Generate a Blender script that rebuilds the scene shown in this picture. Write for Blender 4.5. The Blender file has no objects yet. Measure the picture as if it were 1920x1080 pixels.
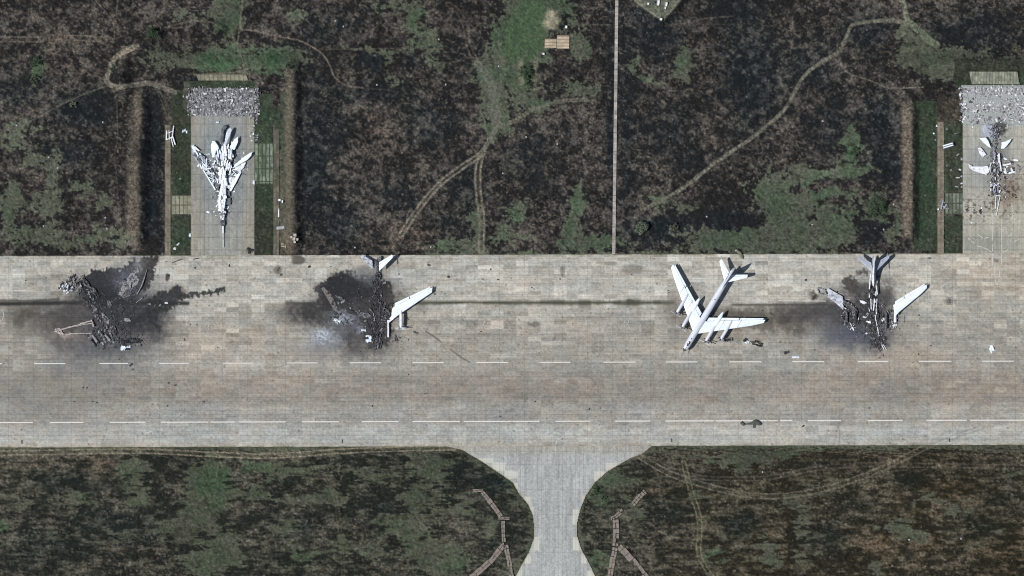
import bpy, bmesh, math, random
import numpy as np
from mathutils import Vector, Matrix

# ------------------------------------------------------------------ camera, sky, sun, exposure
SC = bpy.context.scene
COL = SC.collection
S = 0.25                       # metres of ground per photo pixel (1920 wide frame)
H = 1500.0
def W(px, py, z=0.0):
    return ((px - 960) * S, (540 - py) * S, z)

cam_d = bpy.data.cameras.new('camera')
cam_d.sensor_width = 36.0
cam_d.lens = 36.0 * H / 480.0
cam_d.clip_start = 10.0
cam_d.clip_end = 20000.0
cam = bpy.data.objects.new('camera', cam_d)
cam.location = (0, 0, H)
COL.objects.link(cam)
SC.camera = cam

SUN_EL = math.radians(54.0)
SDX, SDY = -0.97, -0.24        # horizontal direction towards the sun
n_ = math.hypot(SDX, SDY); SDX /= n_; SDY /= n_
world = bpy.data.worlds.new('World'); SC.world = world
world.use_nodes = True
wn = world.node_tree; wn.nodes.clear()
sky = wn.nodes.new('ShaderNodeTexSky'); sky.sky_type = 'NISHITA'; sky.sun_disc = False
sky.sun_elevation = SUN_EL
sky.sun_rotation = math.atan2(SDX, SDY)
bg = wn.nodes.new('ShaderNodeBackground'); bg.inputs['Strength'].default_value = 0.06
wo = wn.nodes.new('ShaderNodeOutputWorld')
wn.links.new(sky.outputs[0], bg.inputs[0]); wn.links.new(bg.outputs[0], wo.inputs[0])
sun_d = bpy.data.lights.new('sun', 'SUN'); sun_d.energy = 4.6; sun_d.angle = math.radians(0.5)
sun_d.color = (1.0, 0.965, 0.92)
sun = bpy.data.objects.new('sun', sun_d); COL.objects.link(sun)
to_sun = Vector((SDX * math.cos(SUN_EL), SDY * math.cos(SUN_EL), math.sin(SUN_EL)))
sun.rotation_euler = to_sun.to_track_quat('Z', 'Y').to_euler()
SC.view_settings.view_transform = 'Standard'
SC.view_settings.look = 'None'
SC.view_settings.exposure = 0.0
SC.view_settings.gamma = 1.0
SC.cycles.max_bounces = 4
SC.cycles.pixel_filter_type = 'BLACKMAN_HARRIS'
SC.cycles.filter_width = 1.1
SC.cycles.diffuse_bounces = 2
K = np.array([1.47, 1.43, 1.44])          # picture brightness of a level albedo-1 surface in this light

rnd = random.Random(7)

# ------------------------------------------------------------------ numpy noise and masks (photo pixels)
def hashf(xi, yi, seed):
    h = (xi * 374761393 + yi * 668265263 + seed * 144269504) & 0xffffffff
    h = ((h ^ (h >> 13)) * 1274126177) & 0xffffffff
    h = h ^ (h >> 16)
    h = (h * 2246822519) & 0xffffffff
    h = h ^ (h >> 15)
    return (h & 0xffffffff) / 4294967296.0
def vnoise(x, y, seed):
    xf = np.floor(x); yf = np.floor(y)
    xi = xf.astype(np.int64); yi = yf.astype(np.int64)
    u = x - xf; v = y - yf
    u = u * u * (3 - 2 * u); v = v * v * (3 - 2 * v)
    a = hashf(xi, yi, seed); b = hashf(xi + 1, yi, seed)
    c = hashf(xi, yi + 1, seed); d = hashf(xi + 1, yi + 1, seed)
    return (a * (1 - u) + b * u) * (1 - v) + (c * (1 - u) + d * u) * v
def fbm(X, Y, sx, sy, octv, seed, gain=0.55):
    x = X / sx; y = Y / sy
    t = 0.0; amp = 1.0; tot = 0.0
    for o in range(octv):
        t = t + amp * vnoise(x, y, seed + o * 17)
        tot += amp; amp *= gain
        x = x * 2.03 + 11.3; y = y * 2.03 + 5.7
    return t / tot
def sst(a, b, x):
    t = np.clip((x - a) / (b - a), 0, 1)
    return t * t * (3 - 2 * t)
def blob(X, Y, x, y, rx, ry, ang=0.0):
    c, s = math.cos(math.radians(ang)), math.sin(math.radians(ang))
    dx = X - x; dy = Y - y
    u = (dx * c + dy * s) / rx; v = (-dx * s + dy * c) / ry
    return np.exp(-(u * u + v * v) * 1.1)
def inpoly(X, Y, poly):
    m = np.zeros(X.shape, bool)
    n = len(poly)
    for i in range(n):
        x0, y0 = poly[i]; x1, y1 = poly[(i + 1) % n]
        if y0 == y1: continue
        c = ((y0 > Y) != (y1 > Y)) & (X < (x1 - x0) * (Y - y0) / (y1 - y0) + x0)
        m ^= c
    return m
def polydist(X, Y, poly):
    """signed distance, positive inside"""
    d = segdist(X, Y, list(poly) + [poly[0]])
    return np.where(inpoly(X, Y, poly), d, -d)
def segdist(X, Y, pts):
    best = np.full(X.shape, 1e9)
    for (x0, y0), (x1, y1) in zip(pts[:-1], pts[1:]):
        dx, dy = x1 - x0, y1 - y0
        L = dx * dx + dy * dy + 1e-9
        t = np.clip(((X - x0) * dx + (Y - y0) * dy) / L, 0, 1)
        best = np.minimum(best, (X - x0 - t * dx) ** 2 + (Y - y0 - t * dy) ** 2)
    return np.sqrt(best)
def smooth_line(pts, k=5):
    if len(pts) < 3: return pts
    P = [pts[0]] + list(pts) + [pts[-1]]
    out = []
    for i in range(1, len(P) - 2):
        p0, p1, p2, p3 = P[i - 1], P[i], P[i + 1], P[i + 2]
        for j in range(k):
            t = j / k
            out.append(tuple(0.5 * (2 * p1[a] + (p2[a] - p0[a]) * t + (2 * p0[a] - 5 * p1[a] + 4 * p2[a] - p3[a]) * t * t
                                    + (3 * p1[a] - p0[a] - 3 * p2[a] + p3[a]) * t ** 3) for a in (0, 1)))
    out.append(pts[-1])
    return out
def local(X, Y, pts, pad, fn):
    """evaluate fn only inside the bounding box of pts; 0 elsewhere"""
    out = np.zeros(X.shape)
    xs = [p[0] for p in pts]; ys = [p[1] for p in pts]
    m = (X > min(xs) - pad) & (X < max(xs) + pad) & (Y > min(ys) - pad) & (Y < max(ys) + pad)
    if m.any(): out[m] = fn(X[m], Y[m])
    return out
def line_mask(X, Y, pts, w, soft=1.2, twin=0.0):
    p = smooth_line(pts)
    def f(x, y):
        d = segdist(x, y, p)
        if twin: d = np.abs(d - twin / 2)
        return 1 - sst(w / 2 - soft / 2, w / 2 + soft, d)
    return local(X, Y, p, w + twin + 6, f)
def poly_mask(X, Y, poly, soft=2.0, warp=None, pad=30):
    def f(x, y):
        d = polydist(x, y, poly)
        return d
    out = np.full(X.shape, -99.0)
    xs = [p[0] for p in poly]; ys = [p[1] for p in poly]
    m = (X > min(xs) - pad) & (X < max(xs) + pad) & (Y > min(ys) - pad) & (Y < max(ys) + pad)
    if m.any(): out[m] = f(X[m], Y[m])
    if warp is not None: out = out + warp
    return sst(-soft, soft, out)
def rectm(X, Y, x0, y0, x1, y1, soft=1.0):
    return sst(-soft, soft, np.minimum(np.minimum(X - x0, x1 - X), np.minimum(Y - y0, y1 - Y)))
def mix(c, col, m):
    for i in range(3):
        c[i] += (col[i] - c[i]) * m
def srgb2lin(v):
    v = np.clip(v, 0, 255) / 255.0
    return np.where(v <= 0.04045, v / 12.92, ((v + 0.055) / 1.055) ** 2.4)
def albedo(c):
    out = np.stack([srgb2lin(c[i]) / K[i] for i in range(3)] + [np.ones(c[0].shape)], -1)
    return np.clip(out, 0.004, 0.9)

# ------------------------------------------------------------------ terrain height
def tent(x, c, wl, wr):
    d = np.where(x < c, (c - x) / wl, (x - c) / wr)
    return np.clip(1 - d, 0, 1)
def sm(t): return t * t * (3 - 2 * t)
def height(X, Y):
    wob = (fbm(X, Y, 30, 30, 3, 401) - 0.5) * 10
    h = np.zeros(X.shape)
    h += 3.3 * sm(tent(X + wob * .3, 263 - np.clip((Y - 300) * .035, -4, 8), 30, 26)) * sst(160, 200, Y) * (1 - sst(445, 472, Y))
    h += 3.0 * sm(tent(X + wob * .2, 549, 30, 22)) * sst(110, 150, Y) * (1 - sst(445, 474, Y))
    r = smooth_line([(236, 170), (224, 140), (232, 112), (262, 88), (310, 74), (360, 62), (410, 56)])
    def f(x, y):
        return 3.0 * sm(np.clip(1 - segdist(x, y, r) / 24, 0, 1))
    h += local(X, Y, r, 26, f)
    h += 3.2 * sm(tent(Y + wob * .3, 122, 30, 32)) * sst(300, 340, X) * (1 - sst(535, 575, X))
    h += 3.3 * sm(tent(X + wob * .3, 1706, 26, 22)) * sst(175, 215, Y) * (1 - sst(430, 462, Y))
    h += 3.2 * sm(tent(Y + wob * .3, 120, 26, 34)) * sst(1640, 1690, X)
    # the raised compound at the top
    cp = [(1180, -60), (1184, 0), (1242, 40), (1280, 0), (1330, -60)]
    h += 2.2 * local(X, Y, cp, 30, lambda x, y: sst(-14, 2, polydist(x, y, cp)))
    # spoil heap
    h += 2.0 * blob(X, Y, 1036, 42, 26, 26)
    return h
TX = [(835, 836), (868, 844), (905, 866), (945, 893), (962, 905), (973, 925), (990, 945), (999, 965), (1002, 990), (1001, 1010),
      (992, 1035), (978, 1060), (965, 1085), (948, 1200), (944, 1700), (1146, 1700), (1142, 1200), (1118, 1085), (1104, 1055), (1090, 1030), (1082, 1005),
      (1082, 980), (1088, 955), (1098, 930), (1115, 905), (1140, 883), (1180, 860), (1205, 850), (1225, 834)]
PADL = (358, 166, 477, 480)
PADR = (1805, 160, 1928, 480)
def top_edge(x): return 480.0 - 5.0 * x / 1920.0
def bot_edge(x): return 839.0 - 5.0 * x / 1920.0
def flat_mask(X, Y):
    m = sst(-6, 2, np.minimum(Y - (top_edge(X)), bot_edge(X) - Y))
    for a in (PADL, PADR):
        m = np.maximum(m, rectm(X, Y, a[0] - 1, a[1] - 1, a[2] + 1, a[3] + 8, 3))
    def f(x, y): return sst(-5, 0, polydist(x, y, TX))
    m = np.maximum(m, local(X, Y, TX, 10, f))
    for a in ((308, 232, 322, 480), (511, 240, 526, 480), (1756, 226, 1771, 480), (1149, -60, 1163, 480), (320, 366, 360, 403), (476, 266, 512, 346), (1770, 360, 1806, 404)):
        m = np.maximum(m, rectm(X, Y, a[0], a[1], a[2], a[3], 4))
    return m

# ------------------------------------------------------------------ ground colours
# patches of living grass: x, y, rx, ry, strength, greenness
GREEN = [(425,25,32,42,1.6,.6),(405,112,64,26,1.6,.9),(520,112,50,26,1.5,.9),(560,28,20,16,.9,.3),(300,112,45,26,.75,.25),(350,25,45,10,.8,.2),
 (740,10,60,16,.8,.1),(775,40,16,34,.95,.6),(800,75,28,30,1.0,.5),(820,120,18,30,.8,.2),(700,95,70,8,.7,0),(722,110,8,30,.8,0),(740,150,40,12,.75,0),
 (985,50,46,74,2.2,1.0),(960,80,40,50,1.2,.9),(975,150,30,40,1.1,.6),(920,135,32,28,1.2,.3),(925,180,22,50,1.25,.2),(935,235,26,30,1.2,.3),(1000,195,50,20,1.1,.4),
 (1082,165,26,22,1.15,.4),(1040,160,16,18,.7,.3),(1092,85,22,28,1.15,.4),(1100,170,30,10,.9,.3),(1060,20,40,40,.8,.6),
 (1285,115,20,38,1.25,.6),(1190,125,14,22,.9,.4),(1205,148,16,10,.8,.3),(1240,150,22,8,.7,0),
 (1085,370,14,40,1.1,.6),(1072,420,18,40,1.1,.5),(1100,455,75,20,1.2,.5),(970,395,24,24,1.0,.6),(965,440,60,24,.9,.3),(855,460,60,16,1.1,.3),(892,420,14,50,1.0,.4),
 (1500,340,70,30,1.1,.5),(1450,395,80,50,1.5,.7),(1470,440,130,34,1.5,.6),(1590,320,60,14,1.1,.3),(1597,280,24,34,1.1,.6),(1550,360,60,30,1.0,.5),(1400,455,120,14,1.2,.5),
 (1320,440,40,14,.9,.2),(1290,395,40,12,.8,0),(1235,375,30,12,.9,.1),(1640,390,34,34,1.0,.9),(1600,245,14,20,.7,.3),(1670,440,24,30,.7,.2),(1560,430,60,30,1.1,.5),
 (1700,62,14,24,1.2,.2),(1735,78,22,14,1.3,.2),(1755,125,50,26,1.2,.5),(1700,105,28,22,1.0,0),(1850,130,80,26,1.0,.4),(1910,145,20,26,1.2,.8),(1780,95,80,14,.7,.1),
 (62,300,22,22,1.15,.1),(25,265,30,20,.8,.0),(100,320,16,50,.95,.1),(20,380,26,60,1.0,.1),(85,385,36,36,1.0,.2),(60,440,50,20,1.05,.3),(150,350,30,20,.8,.0),(195,380,20,18,1.0,.1),
 (130,455,50,14,.9,.1),(210,440,50,20,.85,.1),(60,245,40,12,.7,.0),(70,130,18,34,.9,.8),(30,235,30,14,.8,0),
 (395,905,48,60,1.6,.8),(372,960,50,36,1.25,.5),(330,995,40,26,1.1,.4),(250,880,44,30,1.2,.3),(258,935,26,26,1.15,.4),(145,935,40,16,1.1,.4),(40,940,40,14,.9,.0),
 (5,990,14,18,1.1,.5),(400,1050,70,40,1.5,.7),(430,1000,40,20,1.0,.3),(470,930,40,20,1.1,.4),(610,935,75,20,1.4,.3),(560,880,90,20,1.1,.3),(480,880,60,16,1.2,.4),
 (800,870,60,34,1.2,.5),(790,935,50,44,1.2,.4),(690,895,50,16,1.0,.2),(745,985,60,24,1.0,.3),(640,1015,22,28,1.2,.3),(560,1045,44,26,1.1,.6),(830,1050,60,40,1.35,.6),
 (780,1010,30,26,1.0,.3),(870,955,40,20,.8,.1),(530,985,40,20,.85,.2),(700,1040,40,16,.9,.2),(210,1000,30,18,.8,.0),(100,1000,60,10,.7,0),(920,1000,30,50,.7,.1),
 (1125,935,26,46,1.2,.6),(1150,900,60,16,1.1,.5),(1195,965,14,30,1.1,.3),(1180,940,20,16,1.1,.4),(1300,930,20,22,.9,.4),(1120,1050,30,30,1.2,.5),
 (1500,985,16,34,1.1,.1),(1480,945,40,20,1.0,.1),(1560,920,60,16,.7,.1),(1690,990,50,14,1.25,.3),(1720,1005,40,12,1.1,.3),(1640,1060,16,22,1.1,.2),(1445,1050,18,30,1.0,.3),
 (1500,1045,60,12,.8,0),(1340,1045,60,24,.8,.3),(1340,862,60,10,1.0,.3),(1450,850,90,10,1.2,.4),(1730,935,30,14,.9,0),(1790,960,40,24,.8,0),(1900,890,40,16,.9,.3),(1440,1020,30,16,.9,.3),
 (1850,1000,60,30,.4,0),(1400,870,60,18,.8,.2)]
# long straight patches: x0,y0,x1,y1, green strength, greenness
STRIPS = [(477,175,512,266,1.3,.55),(477,345,513,479,1.5,.6),(322,170,358,366,.95,.5),(321,403,358,479,1.1,.6),(1714,190,1756,470,1.1,.6),(1771,226,1805,360,.9,.4),
          (1771,404,1805,476,1.0,.4),(490,200,530,268,.9,.4),(345,152,480,166,1.2,.6),(1790,150,1930,162,1.1,.8),(526,170,548,470,.75,.0),(1788,110,1930,160,.6,.3)]
NOGREEN = [(1500,352,34,16,1.2),(1545,345,20,12,.9),(1360,412,50,20,1.2),(1425,402,30,22,1.1),(1425,425,24,10,.8),(1395,375,30,10,.6),(1520,412,16,12,.9),(1560,378,22,10,.8),(1590,345,40,8,1.0),(1540,310,14,10,.6),
 (1622,350,14,20,.8),(1630,430,24,24,1.2),(1525,440,10,10,.6),(1000,115,1,1,0),(985,430,30,14,.9),(1000,455,30,8,.7),(1110,420,14,20,.8),(1050,400,10,30,.7),(1030,440,16,20,.6),(50,330,30,12,.7),(50,415,20,12,.7),
 (320,900,20,24,.8),(345,870,16,20,.9),(440,890,24,20,1.0),(560,915,50,10,.9),(440,960,26,16,.9),(480,1010,40,26,.9),(350,1025,20,8,.6),(700,950,40,16,.8),(760,900,10,20,.5),(560,960,40,10,.8),(1140,990,20,30,1.0),(1160,940,10,12,.5)]
# nearly black burnt patches and some painted shade: x,y,rx,ry,strength
DARK = [(585,300,44,150,1.0),(600,240,60,70,.8),(1410,150,60,110,1.0),(1520,130,60,70,.6),(1390,30,60,40,.8),(1650,230,40,60,1.0),(1660,310,36,40,1.0),(150,205,60,34,1.0),
 (40,170,80,40,.6),(125,290,50,30,.9),(640,420,40,50,.9),(660,360,60,40,.3),(700,175,80,20,.8),(690,115,24,18,1.0),(775,115,16,18,.8),(800,230,60,50,.7),(1240,430,80,26,1.1),(1360,420,60,26,.8),
 (1175,240,24,200,.55),(1146,240,8,230,.9),(1230,60,60,50,.8),(1210,40,60,30,.6),(880,100,40,60,.4),(640,40,60,30,.4),(740,370,60,40,.5),(870,350,40,50,.6),(990,300,60,60,.5),(840,420,50,30,.5),
 (1250,240,60,60,.5),(1290,300,60,30,.4),(1560,240,60,70,.5),(285,380,18,95,1.0),(285,250,20,80,1.0),(295,450,18,30,.8),(1640,430,26,30,.8),(590,60,60,60,.4),(390,150,60,10,.5),  # left bank entries: dark growth, and shade painted on its east slope
 (130,900,60,20,.5),(220,985,80,30,.6),(90,1020,80,30,.5),(720,950,40,20,.6),(550,990,40,20,.6),(860,890,60,30,.5),(930,905,50,26,.8),(1385,985,40,36,1.0),(1540,1010,60,40,.9),(1600,950,50,30,.7),(1320,900,80,14,.6),
 (1700,900,30,16,.9),(1840,990,60,40,.7),(1000,700,2,2,0),(1260,950,60,40,.4),(1880,930,60,30,.6),(1500,870,100,14,.4),(1820,60,90,40,.7),(1780,70,80,20,.4),(1620,60,50,40,.8),(1840,250,4,4,0),(1730,430,30,30,.5),(945,1010,30,60,.3)]
# dry, straw-brown growth: x,y,rx,ry,strength, redness
DRY = [(20,30,60,40,.7,0),(120,50,80,40,.5,.1),(110,100,40,70,.4,.2),(170,130,40,30,.5,.1),(60,215,60,20,.5,.1),(80,340,80,70,.5,.1),(620,20,50,30,.5,.1),(760,60,60,50,.4,0),
 (700,250,80,50,.4,.4),(650,340,50,50,.5,.1),(850,70,40,50,.4,.1),(1600,20,50,30,.5,0),(1500,60,40,40,.4,.1),(1340,230,50,60,.5,.2),(1260,330,60,40,.4,.1),(1530,190,30,40,.4,.3),(780,440,50,26,.9,.6),
 (740,455,40,18,.7,.3),(540,450,60,20,.7,.5),(500,460,30,12,.4,.2),(1450,230,50,50,.4,.2),(1330,50,60,20,.5,.1),(1345,120,60,50,.3,.1),(960,260,60,60,.3,.0),(180,1010,90,50,.3,.1),(180,870,60,24,.7,.6),(60,870,50,20,.5,.3),
 (1250,920,60,26,.7,.7),(1640,1020,50,24,.8,.5),(1800,920,80,24,.5,.6),(1870,1010,60,60,.5,.7),(1420,1000,60,14,.4,.2),(1740,1020,40,20,.6,.4),(1760,860,60,10,.6,.2),(650,900,40,20,.3,.1),(1470,1030,40,20,.5,.4),
 (1690,120,26,30,.8,.1),(1710,135,40,20,.5,.0),(280,125,60,24,.4,0),(330,70,60,20,.3,0),(1740,940,60,40,.3,.2)]
TRACKS = [ # pts, width, colour, strength, twin
 ([(-20,73),(60,74),(100,70),(150,71),(196,74)],1.6,(112,100,90),.8,9),
 ([(180,0),(200,25),(212,45),(215,72)],2.2,(108,98,86),.8,0),([(221,-5),(217,45)],2,(100,90,80),.6,0),
 ([(258,88),(240,92),(215,110),(206,130),(201,152),(222,164),(250,160),(280,156),(305,164),(328,173)],9,(118,111,99),.85,0),
 ([(250,92),(232,100),(222,108)],8,(150,134,116),.9,0),
 ([(-5,250),(60,226),(110,198),(165,174),(205,160)],2,(104,97,86),.75,0),([(213,165),(219,200),(220,260),(215,290),(219,340),(222,380),(230,440)],1.8,(96,88,78),.6,0),
 ([(296,170),(306,190),(318,230)],1.6,(96,90,80),.6,5),([(325,52),(352,52)],5,(116,104,94),.5,0),([(310,52),(345,42),(375,39),(395,42),(407,48)],2.6,(112,104,92),.8,0),
 ([(455,-5),(448,60),(446,90),(455,112),(460,136)],2,(116,110,98),.8,0),([(362,140),(400,138),(440,136),(466,130)],2,(130,124,104),.7,0),
 ([(448,55),(480,58),(510,66),(560,76),(592,92),(613,112),(628,145),(650,160),(680,165)],2.6,(116,104,92),.8,0),
 ([(600,92),(660,92),(760,90),(830,92)],1.8,(96,88,76),.6,0),([(258,22),(320,18),(400,16)],1.6,(96,90,84),.5,6),([(50,28),(120,22),(190,16)],1.6,(84,76,70),.5,0),
 ([(840,8),(858,20),(872,50),(880,90),(896,120)],1.8,(100,88,78),.6,8),([(630,158),(690,166),(740,172),(800,205)],1.6,(90,82,76),.4,0),
 ([(896,120),(918,150),(925,190),(928,228)],14,(104,104,91),.75,0),([(935,210),(930,240),(914,268),(900,292)],8,(108,105,94),.9,0),
 ([(932,238),(965,226),(1000,205),(1050,190),(1100,187)],7,(110,107,92),.75,0),
 ([(902,290),(868,312),(830,340),(800,372),(776,404),(752,440)],3.2,(124,115,102),1.0,8),([(902,290),(896,320),(897,360),(903,410),(902,470)],3.2,(120,112,99),.95,9),
 ([(1690,-5),(1697,20),(1702,46)],9,(116,114,98),.9,0),([(1704,42),(1720,55),(1738,72),(1756,84)],13,(108,112,92),.85,0),
 ([(1698,42),(1660,38),(1620,42),(1597,48),(1588,66),(1578,88),(1566,102),(1538,118),(1510,140),(1490,172),(1474,200),(1452,224),(1404,262),(1340,306),(1292,344),(1258,366),(1210,392)],6,(112,107,94),.9,0),
 ([(1574,108),(1580,128),(1598,140),(1630,150),(1662,164),(1690,165),(1732,163)],2,(122,115,102),.75,0),([(1660,5),(1640,18),(1612,34)],2,(104,98,84),.6,0),
 ([(1065,46),(1110,46),(1152,47)],1.6,(98,92,84),.7,0),([(1098,0),(1085,15),(1078,30),(1090,62)],1.8,(88,84,76),.5,0),([(1248,48),(1290,42),(1330,34),(1375,30)],2,(98,90,78),.6,0),
 ([(1543,226),(1538,260)],1.4,(90,80,78),.6,5),([(1255,49),(1310,46),(1390,46)],1.6,(88,80,74),.5,0),
 ([(-20,850),(100,848),(200,846),(290,846),(360,850),(480,855),(560,852),(640,846),(740,842),(850,840)],1.6,(150,138,118),.8,8),
 ([(1180,851),(1220,862),(1258,880),(1300,892),(1350,898),(1440,896),(1520,880),(1600,872),(1700,872),(1930,876)],1.6,(104,94,84),.55,7),
 ([(1200,856),(1260,890),(1330,912),(1400,928),(1470,930),(1540,918),(1600,900),(1660,876),(1720,846),(1745,834)],1.8,(122,112,98),.7,9),
 ([(1282,868),(1290,900),(1298,930),(1310,965),(1312,1000),(1310,1035),(1325,1068),(1340,1090)],1.8,(120,113,92),.75,8),
 ([(610,895),(628,930),(634,970),(640,1020),(644,1090)],1.6,(110,100,84),.4,6),([(1630,885),(1700,878)],1.6,(104,94,84),.4,6)]
COMPOUND = [(1183, -70), (1184, 0), (1205, 16), (1236, 37), (1246, 36), (1262, 20), (1278, 0), (1320, -70)]

def ground_color(X, Y):
    lower = sst(780, 860, Y)
    wx = (fbm(X, Y, 22, 22, 3, 1) - .5) * 26
    wy = (fbm(X, Y, 22, 22, 3, 2) - .5) * 26
    Xw = X + wx; Yw = Y + wy
    nb = fbm(X, Y, 110, 110, 3, 3)
    nm = fbm(X * (1 - .45 * lower), Y, 11, 9.5, 4, 4, .7)
    nf = fbm(X * (1 - .6 * lower), Y, 4.6, 4.0, 2, 5, .7)
    nw = vnoise(X / 2.0, Y / 2.0, 6)
    ins = (X > -60) & (X < 1980) & (Y > -60) & (Y < 1135)
    nm = .5 + (nm - .5) * np.where(ins, 1, .3); nf = .5 + (nf - .5) * ins
    nst = fbm(X, Y, 40, 3.2, 3, 8)
    nl = fbm(X, Y, 42, 34, 2, 12)
    g = np.zeros(X.shape); gn = np.zeros(X.shape)
    inside = (X > -140) & (X < 2060) & (Y > -140) & (Y < 1220)
    def acc(lst, f):
        for it in lst:
            x, y, rx, ry = it[:4]
            m = (abs(X - x) < rx * 2.6 + 30) & (abs(Y - y) < ry * 2.6 + 30) & inside
            if m.any(): f(m, blob(Xw[m], Yw[m], x, y, rx, ry), it)
    def fg(m, b, it):
        v = b * it[4]; cur = g[m]
        g[m] = cur + v - .5 * cur * v
        gn[m] = np.maximum(gn[m], b * it[5])
    acc(GREEN, fg)
    def fn(m, b, it): g[m] = g[m] - b * it[4]
    acc(NOGREEN, fn)
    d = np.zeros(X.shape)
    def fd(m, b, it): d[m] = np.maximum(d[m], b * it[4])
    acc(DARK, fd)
    r = np.zeros(X.shape); red = np.zeros(X.shape)
    def fr(m, b, it):
        r[m] = np.maximum(r[m], b * it[4]); red[m] = np.maximum(red[m], b * it[5])
    acc(DRY, fr)
    strip = np.zeros(X.shape)
    for (x0, y0, x1, y1, st, gr) in STRIPS:
        mm = rectm(X + wx * .08, Y + wy * .08, x0, y0, x1, y1, 1.5)
        strip = np.maximum(strip, mm)
        g = np.where(mm > .3, np.maximum(g * (1 - mm), mm * st), g); gn = np.maximum(gn, mm * gr)
        d = d * (1 - mm * .8)
    # mown strips along the concrete edges
    e1 = np.exp(-np.abs(Y - bot_edge(X)) / 9.0) * (Y > bot_edge(X) - 4)
    g = np.maximum(g, e1 * 1.5)
    dT = local(X, Y, TX, 40, lambda x, y: np.exp(np.minimum(polydist(x, y, TX), 0) / 7.0))
    g = np.maximum(g, dT * 1.9); gn = np.maximum(gn, dT * .2)
    e2 = np.exp(-np.abs(Y - top_edge(X)) / 8.0) * (X > 800) * (X < 1660)
    g = np.maximum(g, e2 * .9)
    # base: burnt, mottled steppe
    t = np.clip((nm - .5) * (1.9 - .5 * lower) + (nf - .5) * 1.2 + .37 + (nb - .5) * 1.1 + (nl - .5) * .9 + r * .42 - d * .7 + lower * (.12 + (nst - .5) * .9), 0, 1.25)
    t = np.clip(t + (sst(.465, .56, nm + (nf - .5) * .12) - .45) * .34 - .06 * lower, 0, 1.25)
    c = [35 + 50 * t, 34 + 46 * t, 34.5 + 41 * t]
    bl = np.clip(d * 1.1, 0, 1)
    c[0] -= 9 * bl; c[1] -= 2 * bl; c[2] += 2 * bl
    br_ = lower * sst(1150, 1400, X); c[0] += 5 * br_; c[2] -= 4 * br_
    c[0] += red * 12 * t; c[2] -= red * 4
    c[1] += lower * 3; c[2] -= lower * 2
    # green growth with ragged, crisp edges
    gt = g * (1 - .14 * lower) + (nm - .5) * 1.5 + (nf - .5) * .55 + (nst - .5) * .7 * lower + strip * .3
    gm = sst(.50, .62, gt)
    gn2 = np.clip(gn * (0.75 + (nb - .5) * 1.5) + (fbm(X, Y, 34, 28, 2, 31) - .55) * .8, 0, 1)
    gr = [88 - 26 * gn2 - 6 * lower, 92 - 5 * gn2 - 9 * lower, 79 - 16 * gn2 - 8 * lower]
    k = 1.05 + (nf - .5) * .36 + (nb - .5) * .3 - strip * .30
    for i in range(3): c[i] += (gr[i] * k - c[i]) * gm * .93
    # darker tufts inside the green
    tf = sst(.66, .72, fbm(X * (1 - .4 * lower), Y, 8, 6, 3, 41)) * gm
    mix(c, (48, 50, 41), tf * .65)
    lw = poly_mask(Xw * .4 + X * .6, Yw * .4 + Y * .6, [(946, 60), (965, 12), (985, -4), (1020, 2), (1022, 60), (1010, 96), (985, 122), (955, 118), (938, 96)], 4)
    mix(c, (72, 92, 66), lw * .8)
    # ridges of bare, pale earth on the earth banks
    earth = np.zeros(X.shape)
    for (x0, y0, x1, y1, s) in ((243, 205, 262, 300, .5), (237, 290, 263, 440, .75), (250, 420, 260, 462, 1.0), (250, 172, 266, 240, .9), (535, 130, 556, 475, .75), (520, 330, 553, 470, .4), (1691, 190, 1711, 448, 1.0)):
        earth = np.maximum(earth, rectm(X + wx * .25, Y + wy * .5, x0, y0, x1, y1, 5) * s)
    em = np.clip(earth * (.82 + (nf - .5) * .4), 0, 1)
    mix(c, (116, 106, 94), em)
    # compound, heap
    m = local(X, Y, COMPOUND, 10, lambda x, y: sst(-2, 2, polydist(x, y, COMPOUND)))
    mix(c, (100, 102, 90), m)
    ed = line_mask(X, Y, [(1190, 0), (1215, 20), (1238, 35)], 4) + line_mask(X, Y, [(1246, 32), (1262, 14), (1274, 0)], 4)
    mix(c, (126, 124, 112), np.clip(ed, 0, 1) * .6)
    m = blob(Xw * .7 + X * .3, Yw * .7 + Y * .3, 1036, 40, 20, 24); mix(c, (172, 164, 142), np.clip(sst(.3, .75, m) * (.6 + nf * .5), 0, 1))
    for pts, w, col, stg, tw in TRACKS:
        m = line_mask(X + wx * .06, Y + wy * .06, pts, w, 1.3, tw)
        mix(c, tuple(v * 1.04 for v in (col[0] - 3, col[1], col[2] + 2)), np.clip(m * stg * (.72 + nf * .62), 0, 1))
        if tw: mix(c, col, line_mask(X + wx * .06, Y + wy * .06, pts, tw, 3) * stg * .22)
    # trodden soil strips in the dispersal areas
    for (x0, y0, x1, y1, col, s) in ((970, 110, 982, 160, (150, 144, 124), .55), (1000, 105, 1008, 170, (140, 136, 118), .5), (528, 430, 548, 479, (120, 106, 90), .4), (515, 400, 548, 440, (98, 94, 84), .6), (308, 170, 322, 235, (84, 80, 70), .5), (1757, 180, 1800, 232, (74, 66, 56), .5), (345, 152, 358, 205, (110, 108, 98), .5)):
        mix(c, col, rectm(X + wx * .3, Y + wy * .3, x0, y0, x1, y1, 2) * s * (.6 + nf * .7))
    # soot thrown over the grass behind the first wreck
    m = poly_mask(Xw, Yw, [(262, 492), (268, 458), (284, 440), (302, 440), (300, 470), (292, 492)], 5) * .8
    mix(c, (34, 33, 33), m)
    # pale dead tufts in clusters
    tu = fbm(X, Y, 5, 4.4, 2, 55, .7); tc_ = fbm(X, Y, 60, 50, 2, 56)
    mix(c, (112, 103, 93), sst(.60, .72, tu) * sst(.42, .62, tc_) * (1 - gm * .7) * (1 - .6 * np.clip(d, 0, 1)) * .6)
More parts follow.
